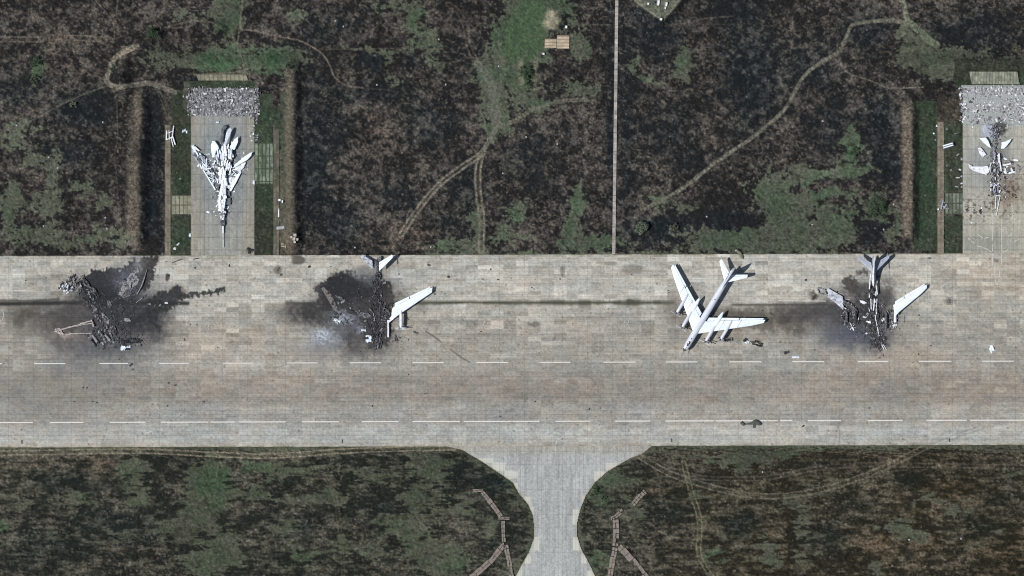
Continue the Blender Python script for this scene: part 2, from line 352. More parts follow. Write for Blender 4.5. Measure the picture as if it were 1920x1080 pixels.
    # sparse stones and pale tufts
    sp = hashf(np.floor(X / 2.2).astype(np.int64), np.floor(Y / 2.2).astype(np.int64), 77)
    mix(c, (128, 118, 108), (sp > .9925) * (.35 + .4 * nb))
    q = (1 - .45 * gm - .35 * np.clip(bl, 0, 1) * (1 - gm)) * inside
    f = 1 + ((nw - .5) * .62 + (vnoise(X / 3.1, Y / 2.7, 9) - .5) * .44) * q
    return [np.clip(c[i] * f, 8, 255) for i in range(3)]

# ------------------------------------------------------------------ concrete colours
def slab_noise(X, Y, bx, by, seed, ox=0, oy=0):
    return hashf(np.floor((X - ox) / bx).astype(np.int64), np.floor((Y - oy) / by).astype(np.int64), seed)

def soot(X, Y, c):
    wx = (fbm(X, Y, 12, 12, 4, 201, .6) - .5) * 22
    wy = (fbm(X, Y, 12, 12, 4, 202, .6) - .5) * 22
    wx2 = (fbm(X, Y, 30, 30, 3, 203, .6) - .5) * 34
    wy2 = (fbm(X, Y, 30, 30, 3, 204, .6) - .5) * 34
    n = fbm(X, Y, 6, 6, 3, 205, .7)
    jx = (fbm(X, Y, 4.5, 4.5, 2, 207, .7) - .5) * 13; jy = (fbm(X, Y, 4.5, 4.5, 2, 208, .7) - .5) * 13
    def B(x, y, rx, ry, s, col, ang=0, w=1.0, cut=None):
        pad = max(rx, ry) * 2.4 + 30
        m = (abs(X - x) < pad) & (abs(Y - y) < pad)
        if not m.any(): return
        b = blob(X[m] + wx2[m] * w + wx[m] * .9 + jx[m], Y[m] + wy2[m] * w + wy[m] * .9 + jy[m], x, y, rx, ry, ang) * s * (.62 + n[m] * .9)
        if cut is not None: b = b * sst(-2, 2, Y[m] - cut)
        b = np.clip(b, 0, .96)
        for i in range(3): c[i][m] += (col[i] - c[i][m]) * b
    n3 = fbm(X, Y, 3.2, 3.2, 2, 206, .7)
    def P(poly, s, col, soft=3, w=.35):
        m = poly_mask(X + wx * (w + .35) + jx, Y + wy * (w + .35) + jy, poly, soft * .8, pad=30)
        cc = [np.clip(v * (.62 + n3 * .75), 0, 255) for v in col]
        mix(c, cc, np.clip(m * s * (.9 + n * .3), 0, .97))
    D = (44, 45, 50); D2 = (34, 36, 41); BR = (78, 74, 70); BLU = (104, 110, 124)
    # ---- wreck 1 (far left)
    B(45, 590, 55, 34, .75, (92, 86, 80), cut=569); B(110, 598, 60, 30, .7, (78, 75, 74), cut=566)
    B(200, 600, 90, 62, .85, (84, 82, 84)); B(270, 600, 44, 40, .85, D); B(215, 560, 70, 34, .9, (58, 58, 63))
    B(190, 650, 90, 30, .6, (92, 93, 100)); B(140, 690, 60, 26, .38, (116, 118, 128)); B(110, 740, 110, 60, .3, (124, 120, 114))
    B(120, 625, 22, 26, .8, (70, 68, 70)); B(128, 610, 26, 10, .5, (96, 90, 84))
    P([(150, 528), (170, 512), (178, 506), (180, 496), (184, 506), (196, 508), (202, 498), (206, 505), (228, 504), (232, 494), (238, 504), (246, 484), (262, 490), (272, 500), (262, 540), (250, 572), (160, 572)], .93, (50, 51, 56), 1.6, .25)
    P([(262, 480), (300, 478), (292, 500), (284, 525), (272, 548), (258, 545), (266, 510)], .85, (56, 54, 56), 2)
    P([(280, 560), (300, 548), (325, 545), (333, 533), (340, 545), (352, 549), (380, 545), (420, 541), (420, 550), (385, 551), (350, 560), (320, 578), (290, 590), (262, 600)], .85, (56, 56, 58), 2.5)
    mix(c, (50, 50, 50), line_mask(X, Y + wy * .1, [(-20, 570), (60, 569), (130, 568), (250, 568), (352, 569)], 5, 3) * .9)
    mix(c, (66, 64, 60), line_mask(X, Y + wy * .15, [(-20, 564), (30, 563), (45, 565), (110, 561)], 4, 3) * .6)
    B(235, 528, 30, 26, .85, (112, 116, 126), 30, .6); B(258, 495, 14, 18, .8, (140, 140, 146), 0, .5); B(235, 548, 26, 14, .6, (120, 122, 134), 0, .6)
    B(122, 628, 26, 8, .8, (172, 158, 148), 0, .3); B(190, 632, 26, 12, .55, (112, 112, 124), 20, .5); B(158, 583, 20, 12, .6, (140, 132, 124), 0, .5)
    B(210, 590, 26, 50, .5, (80, 80, 88), -30, .5)
    # ---- wreck 2
    P([(592, 545), (600, 530), (612, 519), (630, 519), (645, 508), (652, 502), (660, 508), (664, 524), (676, 528), (690, 516), (712, 520), (716, 528), (730, 527), (735, 545), (742, 560), (738, 575), (735, 640), (700, 656), (670, 620), (640, 598), (605, 585), (596, 565)], .82, (66, 64, 66), 2, .5)
    P([(612, 520), (650, 505), (662, 520), (690, 522), (700, 545), (690, 560), (630, 560), (600, 545)], .6, D2, 4, .5)
    P([(716, 523), (730, 527), (731, 542), (737, 556), (722, 562), (714, 545)], .6, (44, 44, 48), 2, .3)
    B(575, 585, 45, 28, .9, (64, 61, 62), 0, .5, cut=567); B(620, 590, 34, 24, .7, (60, 60, 62)); B(650, 625, 40, 26, .8, (70, 72, 82))
    B(690, 640, 44, 24, .6, (86, 84, 84)); B(600, 655, 60, 22, .45, (112, 114, 120)); B(700, 600, 50, 60, .5, (82, 78, 76)); B(640, 560, 46, 26, .6, (60, 60, 64))
    B(735, 565, 40, 20, .5, (90, 86, 82), 0, .5)
    B(602, 632, 26, 17, .9, (160, 166, 180), 0, .8); B(645, 598, 26, 11, .9, (165, 170, 184), 10, .6)
    mix(c, (222, 228, 236), (n3 > .6) * np.clip(blob(X, Y, 604, 630, 26, 18) + blob(X, Y, 640, 600, 22, 8) + blob(X, Y, 674, 618, 8, 8) * .8 + blob(X, Y, 235, 535, 20, 20) * .7, 0, 1) * .7); B(672, 618, 8, 8, .7, (150, 152, 166), 0, .5)
    B(685, 520, 26, 12, .55, (150, 154, 162), 0, .6)
    # ---- wreck 3
    B(1440, 600, 130, 26, .75, (106, 98, 90), 0, .8, cut=572); B(1400, 592, 90, 16, .5, (84, 80, 76), 0, .5, cut=572); B(1520, 585, 60, 26, .75, (76, 74, 76), 0, .6, cut=566)
    B(1600, 630, 60, 26, .8, (92, 96, 108)); B(1590, 600, 50, 26, .6, (92, 92, 102)); B(1635, 585, 44, 44, .75, (82, 80, 82)); B(1640, 640, 44, 16, .6, (98, 98, 106))
    P([(1580, 518), (1605, 522), (1612, 540), (1600, 552), (1584, 540)], .8, (76, 72, 70), 3, .4); B(1610, 548, 36, 20, .7, (76, 74, 74), 0, .5); B(1665, 550, 16, 22, .7, (82, 78, 76), 0, .5)
    P([(1605, 507), (1628, 508), (1632, 514), (1608, 517)], .7, (78, 76, 76), 2, .2); B(1523, 552, 14, 8, .8, (66, 62, 60), 0, .4); B(1480, 600, 26, 20, .5, (70, 66, 64), 0, .8)
    for x, y, rx, ry, s_, col in ((1600, 590, 30, 22, .6, (62, 62, 68)), (1560, 585, 40, 16, .6, (70, 68, 68)), (1640, 570, 34, 40, .6, (60, 60, 64)), (1650, 640, 20, 14, .6, (60, 60, 66)), (1590, 632, 44, 20, .6, (90, 94, 108)), (705, 560, 26, 60, .5, (52, 52, 56)), (640, 545, 44, 30, .5, (46, 46, 52)), (225, 590, 50, 46, .5, (56, 57, 64)), (150, 585, 40, 20, .4, (70, 68, 68)), (185, 555, 50, 24, .6, (44, 45, 50))):
        B(x, y, rx, ry, s_, col, 0, .7)
    # ash flakes and spalled concrete showing through
    zone = np.clip(blob(X, Y, 215, 585, 90, 70) + blob(X, Y, 680, 590, 80, 70) + blob(X, Y, 1630, 590, 60, 60), 0, 1)
    fl = hashf(np.floor(X / 1.9).astype(np.int64), np.floor(Y / 2.1).astype(np.int64), 91)
    mix(c, (122, 122, 128), (fl > .95) * zone * .35); mix(c, (26, 27, 30), (fl < .07) * zone * .5)
    # ---- intact aircraft: old oil and soot under it
    B(1262, 575, 20, 24, .55, (112, 106, 100), 0, .4); B(1275, 610, 20, 20, .35, (128, 122, 116), 0, .4)

def apron_color(X, Y):
    t = Y
    nb = fbm(X, Y, 120, 60, 3, 101); nm = fbm(X, Y, 30, 14, 3, 102); nst = fbm(X, Y, 70, 2.6, 3, 103, .6)
    nf = vnoise(X / 2.2, Y / 2.2, 104); nf2 = vnoise(X / 3.4, Y / 1.9, 105)
    def band(a, b, s=14): return sst(a - s, a + s, t) * (1 - sst(b - s, b + s, t))
    c = [np.full(X.shape, v, float) for v in (180, 176, 168)]
    mix(c, (192, 188, 180), (1 - sst(560, 580, t)))
    mix(c, (174, 168, 159), band(600, 680))
    mix(c, (157, 150, 142), band(695, 765, 20) * .95)
    mix(c, (170, 166, 160), band(760, 800, 14))
    mix(c, (184, 183, 178), sst(792, 806, t))
    mix(c, (188, 182, 172), sst(822, 836, t) * .8)
    mix(c, (148, 140, 132), blob(X, Y, 1010, 730, 120, 26) * .5)
    mix(c, (152, 152, 148), blob(X, Y, 60, 740, 160, 60) * .45)
    mix(c, (146, 144, 138), blob(X, Y, 1230, 690, 300, 18) * .4)
    mix(c, (158, 146, 134), blob(X, Y, 1700, 690, 200, 60) * .4)
    mix(c, (170, 160, 146), blob(X, Y, 1880, 520, 120, 60) * .6)
    # slabs 6 x 2 m of different casts, and re-laid panels
    s1 = slab_noise(X, Y, 23.6, 7.9, 111); s2 = slab_noise(X, Y, 23.6, 7.9, 112); s3 = slab_noise(X, Y, 23.6, 31.5, 113)
    top = 1 - sst(600, 700, t) * .45
    k = 1 + ((s1 - .5) * .13 + (s3 - .5) * .09) * top + np.where(s2 > .91, .11, 0) * top - np.where(s2 < .06, .08, 0) * top
    k = k + (nst - .5) * .12 + (nb - .5) * .10 + (nm - .5) * .08 + (nf - .5) * .17 + (nf2 - .5) * .14
    warm = (slab_noise(X, Y, 23.6, 15.7, 114) - .5) * 6 + (nb - .5) * 9
    c[0] = c[0] * k + warm * .8; c[1] = c[1] * k; c[2] = c[2] * k - warm * .7
    # stripes of tar in the lower longitudinal seams
    for yy in (486, 502, 526, 552):
        mix(c, (140, 134, 126), sst(.55, .75, fbm(X, Y * 0 + yy, 50, 5, 3, int(yy))) * np.exp(-((Y - yy) / 1.3) ** 2) * .5)
    # long dark drain seam
    w = (fbm(X, Y, 26, 400, 3, 121) - .5)
    g = np.exp(-((Y - 567.5 - w * 3) / (2.3 + 4.0 * np.clip(w * 2 + .2, 0, 1))) ** 2)
    mix(c, (86, 86, 74), g * np.clip(sst(735, 745, X) * (1 - sst(1262, 1268, X)), 0, 1) * .95)
    for x0, x1, h_ in ((535, 600, 3.5), (820, 870, 2), (905, 960, 3), (1012, 1058, 5), (1085, 1108, 4.5), (1150, 1165, 3), (1175, 1200, 6), (1225, 1240, 3.5), (0, 40, 3), (60, 112, 4.5)):
        mix(c, (78, 78, 68), sst(-3, 3, np.minimum(X - x0, x1 - X)) * np.exp(-((Y - 567.5 + (nm - .5) * 5) / h_) ** 2) * .7)
    ev = np.minimum(Y - top_edge(X), bot_edge(X) - Y)
    mix(c, (124, 120, 98), np.exp(-np.clip(ev, 0, 99) / 1.6) * sst(.42, .6, fbm(X, Y, 14, 3, 3, 124)) * .8)
    mix(c, (74, 70, 66), np.exp(-((Y - 571.5) / 2.2) ** 2) * sst(1366, 1376, X) * (1 - sst(1540, 1580, X)) * .8)
    # tracks of wheels across the apron
    for pts in ([(1745, 834), (1790, 815), (1835, 800)], [(1752, 838), (1800, 818), (1845, 803)], [(1562, 838), (1568, 812), (1575, 790)], [(1572, 838), (1574, 812), (1570, 796)]):
        mix(c, (138, 134, 128), line_mask(X, Y, pts, 1.4, 1.4) * .55)
    for pts, s in (([(798, 621), (812, 630), (827, 641)], .8), ([(846, 656), (862, 668), (880, 679)], .7), ([(560, 672), (540, 682), (515, 690)], .3)):
        mix(c, (98, 94, 86), line_mask(X, Y, pts, 1.8, 1.4) * s)
    # stains
    for x, y, rx, ry, s in ((560, 486, 16, 10, .75), (520, 505, 10, 9, .5), (466, 470, 5, 5, .8), (1186, 505, 26, 10, .3), (1135, 495, 24, 4, .3), (1055, 510, 6, 12, .45), (1183, 567, 10, 5, .6), (1000, 607, 16, 6, .4), (315, 519, 5, 7, .9), (332, 545, 16, 14, .5), (1425, 640, 6, 4, .4), (1868, 491, 6, 5, .5), (705, 535, 30, 10, .2), (1780, 566, 5, 7, .6), (80, 520, 60, 6, .15), (1630, 545, 30, 20, .3)):
        mix(c, (80, 76, 70), np.clip(sst(.25, .7, blob(X + w * 6, Y + (nm - .5) * 12, x, y, rx, ry)), 0, 1) * s)
    soot(X, Y, c)
    # small dark spots everywhere
    sp = hashf(np.floor(X / 2.4).astype(np.int64), np.floor(Y / 2.6).astype(np.int64), 78)
    mix(c, (112, 106, 98), (sp > .9935) * .6)
    return [np.clip(v, 14, 235) for v in c]

def taxi_color(X, Y):
    nb = fbm(X, Y, 60, 120, 3, 131); nst = fbm(X, Y, 2.6, 60, 3, 132); nf = vnoise(X / 2.1, Y / 2.1, 133)
    c = [np.full(X.shape, v, float) for v in (182, 184, 183)]
    mix(c, (176, 172, 164), 1 - sst(836, 862, Y))
    s1 = slab_noise(X, Y, 7.9, 23.6, 134)
    k = 1 + (s1 - .5) * .07 + (nst - .5) * .14 + (nb - .5) * .08 + (nf - .5) * .19
    for i in range(3): c[i] = c[i] * k
    pale_slab = np.zeros(X.shape)
    for (x0, y0, x1, y1) in ((893,859,925,868),(924,867,947,883),(946,882,962,898),(960,884,971,896),(962,905,971,918),(983,931,994,949),(985,950,1001,966),(1000,1007,1011,1032),(984,1040,995,1057),(958,1060,979,1086),
                             (1136,868,1158,882),(1114,884,1136,902),(1074,955,1088,984),(1074,1008,1090,1032),(1090,1040,1100,1056),(1092,930,1100,948),(1100,1070,1116,1090)):
        pale_slab = np.maximum(pale_slab, rectm(X, Y, x0, y0, x1, y1, .8))
    mix(c, (216, 214, 206), pale_slab * .95)  # paler shoulder slabs, their own colour
    e = local(X, Y, TX, 20, lambda x, y: np.exp(-np.abs(polydist(x, y, TX)) / 2.0))
    mix(c, (176, 162, 142), e * .5 * (Y > 838))
    return [np.clip(v, 20, 232) for v in c]

def pad_color(X, Y):
    nb = fbm(X, Y, 60, 90, 3, 141); nst = fbm(X, Y, 2.8, 50, 3, 142); nf = vnoise(X / 2.1, Y / 2.1, 143)
    c = [np.full(X.shape, v, float) for v in (166, 165, 159)]
    side = np.maximum(1 - sst(372, 388, X), sst(452, 460, X)) * (X < 900)
    mix(c, (160, 150, 134), side * .5)
    mix(c, (196, 191, 177), (X > 900) * .85)
    c0 = 1 + (slab_noise(X, Y, 7.9, 23.6, 144) - .5) * .10 + (nst - .5) * .16 + (nb - .5) * .10 + (nf - .5) * .19
    for i in range(3): c[i] = c[i] * c0
    # cross seams every 6 m
    mix(c, (112, 108, 100), np.exp(-((((Y - 8) % 23.6) - 11.8) / .8) ** 2) * .35)
    mix(c, (100, 98, 92), (np.exp(-((X - 383) / .9) ** 2) + np.exp(-((X - 444) / .9) ** 2)) * .3)
    dz = (1 - sst(214, 220, Y)) * (X < 900) + (1 - sst(232, 240, Y)) * (X > 900)
    mix(c, (128, 130, 136), dz * .8 * (X < 900)); mix(c, (176, 182, 184), dz * .8 * (X > 900))
    B = lambda x, y, rx, ry: blob(X + (nb - .5) * 20, Y + (nst - .5) * 6, x, y, rx, ry)
    mix(c, (140, 150, 160), np.clip(B(420, 310, 50, 90) * .85, 0, 1))
    mix(c, (84, 90, 98), np.clip(sst(.45, .75, fbm(X, Y, 7, 9, 3, 147, .7)) * B(420, 320, 34, 60) * 1.1, 0, .9))
    mix(c, (142, 152, 160), np.clip(B(1850, 300, 60, 60) * .55, 0, 1))
    mix(c, (128, 134, 128), np.clip(B(1850, 455, 70, 24) * .5, 0, 1))
    mix(c, (138, 118, 102), np.clip(B(1892, 360, 26, 34) * .7, 0, 1))
    mix(c, (96, 92, 88), np.clip(B(1872, 305, 16, 50) * .5, 0, 1))
    sp = fbm(X, Y, 5, 5, 3, 145, .7)
    mix(c, (72, 64, 56), sst(.58, .66, sp) * np.clip(B(1890, 360, 30, 50) + B(1810, 395, 26, 26) + B(1850, 390, 30, 20), 0, 1) * .7)
    mix(c, (82, 86, 90), sst(.6, .68, sp) * np.clip(B(420, 370, 26, 50) + B(420, 290, 40, 40), 0, 1) * .5)
    mix(c, (60, 60, 56), np.clip(sst(.3, .7, B(1870, 240, 18, 16)), 0, 1) * .7)
    mix(c, (74, 72, 66), B(467, 470, 5, 6) * .8)
    return [np.clip(v, 20, 232) for v in c]

# ------------------------------------------------------------------ materials
MATS = {}
def new_mat(name):
    m = bpy.data.materials.new(name); m.use_nodes = True
    nt = m.node_tree; b = nt.nodes['Principled BSDF']
    return m, nt, b
def ground_mat(name, joints=None, rough=.95, fine=.22, bump=.0):
    m, nt, b = new_mat(name)
    at = nt.nodes.new('ShaderNodeAttribute'); at.attribute_name = 'tint'
    tc = nt.nodes.new('ShaderNodeTexCoord')
    nz = nt.nodes.new('ShaderNodeTexNoise'); nz.inputs['Scale'].default_value = 2.3; nz.inputs['Detail'].default_value = 5
    nz.inputs['Roughness'].default_value = .7
    nt.links.new(tc.outputs['Object'], nz.inputs['Vector'])
    mr = nt.nodes.new('ShaderNodeMapRange'); mr.inputs[1].default_value = .25; mr.inputs[2].default_value = .75
    mr.inputs[3].default_value = 1 - fine; mr.inputs[4].default_value = 1 + fine
    nt.links.new(nz.outputs[0], mr.inputs[0])
    mul = nt.nodes.new('ShaderNodeVectorMath'); mul.operation = 'SCALE'
    nt.links.new(at.outputs['Color'], mul.inputs[0]); nt.links.new(mr.outputs[0], mul.inputs['Scale'])
    last = mul.outputs[0]
    if joints:
        mp = nt.nodes.new('ShaderNodeMapping'); nt.links.new(tc.outputs['Object'], mp.inputs[0])
        if joints == 'v': mp.inputs['Rotation'].default_value[2] = math.pi / 2
        br = nt.nodes.new('ShaderNodeTexBrick'); br.offset = 0.0; br.squash = 1.0
        br.inputs['Scale'].default_value = 1.0; br.inputs['Brick Width'].default_value = 5.9
        br.inputs['Row Height'].default_value = 1.975; br.inputs['Mortar Size'].default_value = .07
        br.inputs['Mortar Smooth'].default_value = .3
        br.inputs['Color1'].default_value = (1, 1, 1, 1); br.inputs['Color2'].default_value = (.93, .93, .93, 1)
        br.inputs['Mortar'].default_value = (.64, .63, .61, 1)
        nt.links.new(mp.outputs[0], br.inputs['Vector'])
        mu = nt.nodes.new('ShaderNodeVectorMath'); mu.operation = 'MULTIPLY'
        nt.links.new(last, mu.inputs[0]); nt.links.new(br.outputs[0], mu.inputs[1]); last = mu.outputs[0]
    nt.links.new(last, b.inputs['Base Color'])
    b.inputs['Roughness'].default_value = rough
    b.inputs['Specular IOR Level'].default_value = .15
    return m
def mat(name, col, rough=.7, metal=0.0, var=.25, scale=1.2, col2=None, cut=(.45, .6), spec=.4):
    """procedural: two colours mixed by noise plus fine value variation"""
    if name in MATS: return MATS[name]
    m, nt, b = new_mat(name)
    tc = nt.nodes.new('ShaderNodeTexCoord')
    nz = nt.nodes.new('ShaderNodeTexNoise'); nz.inputs['Scale'].default_value = scale; nz.inputs['Detail'].default_value = 6
    nz.inputs['Roughness'].default_value = .65
    nt.links.new(tc.outputs['Object'], nz.inputs['Vector'])
    mr = nt.nodes.new('ShaderNodeMapRange'); mr.inputs[1].default_value = cut[0]; mr.inputs[2].default_value = cut[1]
    nt.links.new(nz.outputs[0], mr.inputs[0])
    mx = nt.nodes.new('ShaderNodeMix'); mx.data_type = 'RGBA'
    c2 = col2 or tuple(v * (1 - var) for v in col)
    mx.inputs[6].default_value = (*col, 1); mx.inputs[7].default_value = (*c2, 1)
    nt.links.new(mr.outputs[0], mx.inputs[0]); nt.links.new(mx.outputs[2], b.inputs['Base Color'])
    b.inputs['Roughness'].default_value = rough; b.inputs['Metallic'].default_value = metal
    b.inputs['Specular IOR Level'].default_value = spec
    MATS[name] = m
    return m
M_GROUND = ground_mat('steppe_soil_and_grass', fine=.45)
M_APRON = ground_mat('apron_concrete', 'h', .85, .10)
M_TAXI = ground_mat('taxiway_concrete', 'v', .85, .10)
M_PAD = ground_mat('hardstand_concrete', 'v', .85, .10)
M_PLAIN = ground_mat('plain_concrete', None, .85, .14)
M_WHITE = mat('white_aircraft_paint', (.78, .86, .95), .32, 0, .2, .45, col2=(.60, .68, .79), cut=(.47, .72), spec=.5)
M_WHITE2 = mat('worn_white_paint', (.70, .72, .76), .4, 0, .3, .9, col2=(.40, .42, .47), cut=(.5, .62))
M_FUSE = mat('grey_white_aircraft_paint', (.58, .62, .70), .35, 0, .12, .5, cut=(.4, .7), spec=.5)
M_LINE = mat('dark_trim', (.09, .10, .12), .5)
M_GLASS = mat('cockpit_glass', (.03, .04, .05), .12, 0, .3, spec=.8)
M_METAL = mat('bare_metal', (.45, .47, .50), .4, .6, .3)
M_TYRE = mat('tyre_rubber', (.02, .02, .022), .8)
M_CHAR = mat('charred_metal', (.026, .027, .031), .9, 0, .4, 1.6, col2=(.075, .075, .085), cut=(.52, .68))
M_BURNT = mat('burnt_aluminium', (.06, .06, .068), .8, 0, .4, 1.3, col2=(.25, .26, .29), cut=(.52, .66))
M_ASH = mat('pale_ash', (.26, .26, .27), .95, 0, .3, 1.8, col2=(.09, .09, .10), cut=(.48, .62))
M_SOOTW = mat('sooted_white_paint', (.50, .53, .60), .55, 0, .3, .55, col2=(.13, .14, .17), cut=(.48, .64))
M_GREYT = mat('sooted_grey_tailplane', (.34, .37, .44), .5, 0, .3, .5, col2=(.20, .22, .27), cut=(.42, .7))
M_DGREY = mat('dark_grey_skin', (.10, .11, .13), .6, 0, .3, 1.0)
M_RUB1 = mat('rubble_pale', (.38, .39, .41), .9, 0, .3, 2)
M_RUB2 = mat('rubble_mid', (.19, .19, .21), .9, 0, .3, 2)
M_RUB3 = mat('rubble_dark', (.075, .075, .09), .9, 0, .3, 2)
M_MARK = mat('white_marking_paint', (.60, .59, .56), .8, 0, .3, 3.0, col2=(.44, .43, .40), cut=(.55, .65))
M_MARK2 = mat('worn_marking_paint', (.47, .455, .43), .8, 0, .3, 2.0, col2=(.30, .29, .27), cut=(.5, .6))
M_LEAF = mat('pale_foliage', (.16, .20, .14), .8, 0, .3, 1.0, col2=(.07, .10, .06))
M_LEAFG = mat('green_foliage', (.055, .095, .05), .8, 0, .3, 1.0, col2=(.03, .055, .03))
M_LEAFO = mat('olive_foliage', (.10, .11, .075), .8, 0, .3, 1.0, col2=(.05, .06, .04))
M_BARK = mat('bark', (.10, .08, .06), .9)
M_DKGREEN = mat('dark_green_paint', (.05, .062, .055), .8, 0, .3, 1.4, col2=(.10, .11, .10), cut=(.5, .65))
M_WOOD = mat('weathered_timber', (.46, .40, .34), .9, 0, .3, 2.2, col2=(.22, .19, .16), cut=(.5, .6))
M_TARP = mat('olive_canvas', (.16, .165, .13), .9, 0, .3, 1.0)

# ------------------------------------------------------------------ object helpers
def tag(o, label=None, cat=None, group=None, kind=None):
    if label: o['label'] = label
    if cat: o['category'] = cat
    if group: o['group'] = group
    if kind: o['kind'] = kind
    return o
def empty(name, loc, rz=0.0):
    o = bpy.data.objects.new(name, None); COL.objects.link(o)
    o.location = loc; o.rotation_euler = (0, 0, rz); o.empty_display_size = 1
    return o
def from_arrays(name, V, F, m, parent=None, smooth=False, tint=None, mi=None):
    me = bpy.data.meshes.new(name)
    V = np.asarray(V, np.float32); F = np.asarray(F, np.int32)
    me.vertices.add(len(V)); me.vertices.foreach_set('co', V.ravel())
    k = F.shape[1]
    me.loops.add(F.size); me.loops.foreach_set('vertex_index', F.ravel())
    me.polygons.add(len(F)); me.polygons.foreach_set('loop_start', np.arange(len(F), dtype=np.int32) * k)
    if smooth: me.polygons.foreach_set('use_smooth', np.ones(len(F), bool))
    for x in (m if isinstance(m, (list, tuple)) else [m]): me.materials.append(x)
    if mi is not None: me.polygons.foreach_set('material_index', np.asarray(mi, np.int32))
    if tint is not None:
        a = me.color_attributes.new('tint', 'FLOAT_COLOR', 'POINT')
        a.data.foreach_set('color', np.asarray(tint, np.float32).ravel())
    me.update(calc_edges=True); me.validate()
    o = bpy.data.objects.new(name, me); COL.objects.link(o)
    if parent: o.parent = parent
    return o
class MB:
    def __init__(s): s.v = []; s.f = []; s.mi = []
    def add(s, V, F, mi=0):
        n = len(s.v); s.v.extend([tuple(p) for p in V]); s.f.extend([tuple(n + i for i in f) for f in F]); s.mi.extend([mi] * len(F))
    def box(s, c, size, rz=0, rx=0, ry=0, mi=0, jit=0, r=None):
        hx, hy, hz = size[0] / 2, size[1] / 2, size[2] / 2
        R = Matrix.Rotation(rz, 3, 'Z') @ Matrix.Rotation(ry, 3, 'Y') @ Matrix.Rotation(rx, 3, 'X')
        V = []
        for x in (-hx, hx):
            for y in (-hy, hy):
                for z in (-hz, hz):
                    p = Vector((x, y, z))
                    if jit: p = Vector((x * (1 + r.uniform(-jit, jit)), y * (1 + r.uniform(-jit, jit)), z * (1 + r.uniform(-jit, jit))))
                    p = R @ p; V.append((c[0] + p.x, c[1] + p.y, c[2] + p.z))
        s.add(V, [(0, 1, 3, 2), (4, 6, 7, 5), (0, 4, 5, 1), (2, 3, 7, 6), (0, 2, 6, 4), (1, 5, 7, 3)], mi)
    def bar(s, a, b, w, h=None, mi=0):
        a = Vector(a); b = Vector(b); h = h or w
        d = b - a; L = d.length
        if L < 1e-6: return
        q = d.to_track_quat('X', 'Z').to_matrix(); c = (a + b) / 2
        V = []
        for x in (-L / 2, L / 2):
            for y in (-w / 2, w / 2):
                for z in (-h / 2, h / 2):
                    p = q @ Vector((x, y, z)) + c; V.append(tuple(p))
        s.add(V, [(0, 1, 3, 2), (4, 6, 7, 5), (0, 4, 5, 1), (2, 3, 7, 6), (0, 2, 6, 4), (1, 5, 7, 3)], mi)
    def tube(s, a, b, r0, r1=None, n=10, mi=0, cap=True):
        a = Vector(a); b = Vector(b); r1 = r0 if r1 is None else r1
        q = (b - a).to_track_quat('Z', 'Y').to_matrix()
        V = []
        for P, r in ((a, r0), (b, r1)):
            for i in range(n):
                t = 2 * math.pi * i / n
                V.append(tuple(P + q @ Vector((r * math.cos(t), r * math.sin(t), 0))))
        F = [(i, (i + 1) % n, n + (i + 1) % n, n + i) for i in range(n)]
        if cap: F += [tuple(range(n))[::-1], tuple(range(n, 2 * n))]
        s.add(V, F, mi)
    def ball(s, c, r, n=10, k=6, mi=0, sz=1.0):
        V = []; F = []
        for j in range(k + 1):
            ph = math.pi * j / k
            for i in range(n):
                t = 2 * math.pi * i / n
                V.append((c[0] + r * math.sin(ph) * math.cos(t), c[1] + r * math.sin(ph) * math.sin(t), c[2] + sz * r * math.cos(ph)))
        for j in range(k):
            for i in range(n):
                F.append((j * n + i, (j + 1) * n + i, (j + 1) * n + (i + 1) % n, j * n + (i + 1) % n))
        s.add(V, F, mi)
    def build(s, name, m, parent=None, smooth=False):
        me = bpy.data.meshes.new(name); me.from_pydata(s.v, [], s.f)
        for x in (m if isinstance(m, (list, tuple)) else [m]): me.materials.append(x)
        me.polygons.foreach_set('material_index', s.mi)
        if smooth: me.polygons.foreach_set('use_smooth', [True] * len(s.f))
        me.update()
        o = bpy.data.objects.new(name, me); COL.objects.link(o)
        if parent: o.parent = parent
        return o

def grid_faces(nx, ny, keep=None):
    i = np.arange(nx - 1); j = np.arange(ny - 1)
    I, J = np.meshgrid(i, j)
    a = J * nx + I
    F = np.stack([a, a + nx, a + nx + 1, a + 1], -1).reshape(-1, 4)      # y px grows downwards, so this faces up
    if keep is not None: F = F[keep.reshape(-1)]
    return F
def sheet(name, xs, ys, colf, m, zoff, mask=None, hts=True, extra=None, warp=None):
    X, Y = np.meshgrid(xs, ys)
    if warp: X, Y = warp(X, Y)
    c = colf(X, Y)
    Z = height(X, Y) if hts else np.zeros(X.shape)
    if extra is not None: Z = Z + extra(X, Y)
    Z = Z + zoff
    V = np.stack([(X - 960) * S, (540 - Y) * S, Z], -1).reshape(-1, 3)
    keep = None
    if mask is not None:
        Xc = (X[:-1, :-1] + X[1:, 1:]) / 2; Yc = (Y[:-1, :-1] + Y[1:, 1:]) / 2
        keep = mask(Xc, Yc)
    F = grid_faces(len(xs), len(ys), keep)
    A = albedo(c).reshape(-1, 4)
    if keep is not None:
        used = np.unique(F); re = np.full(len(V), -1, np.int64); re[used] = np.arange(len(used))
        V = V[used]; A = A[used]; F = re[F]
    return from_arrays(name, V, F, m, tint=A, smooth=True)

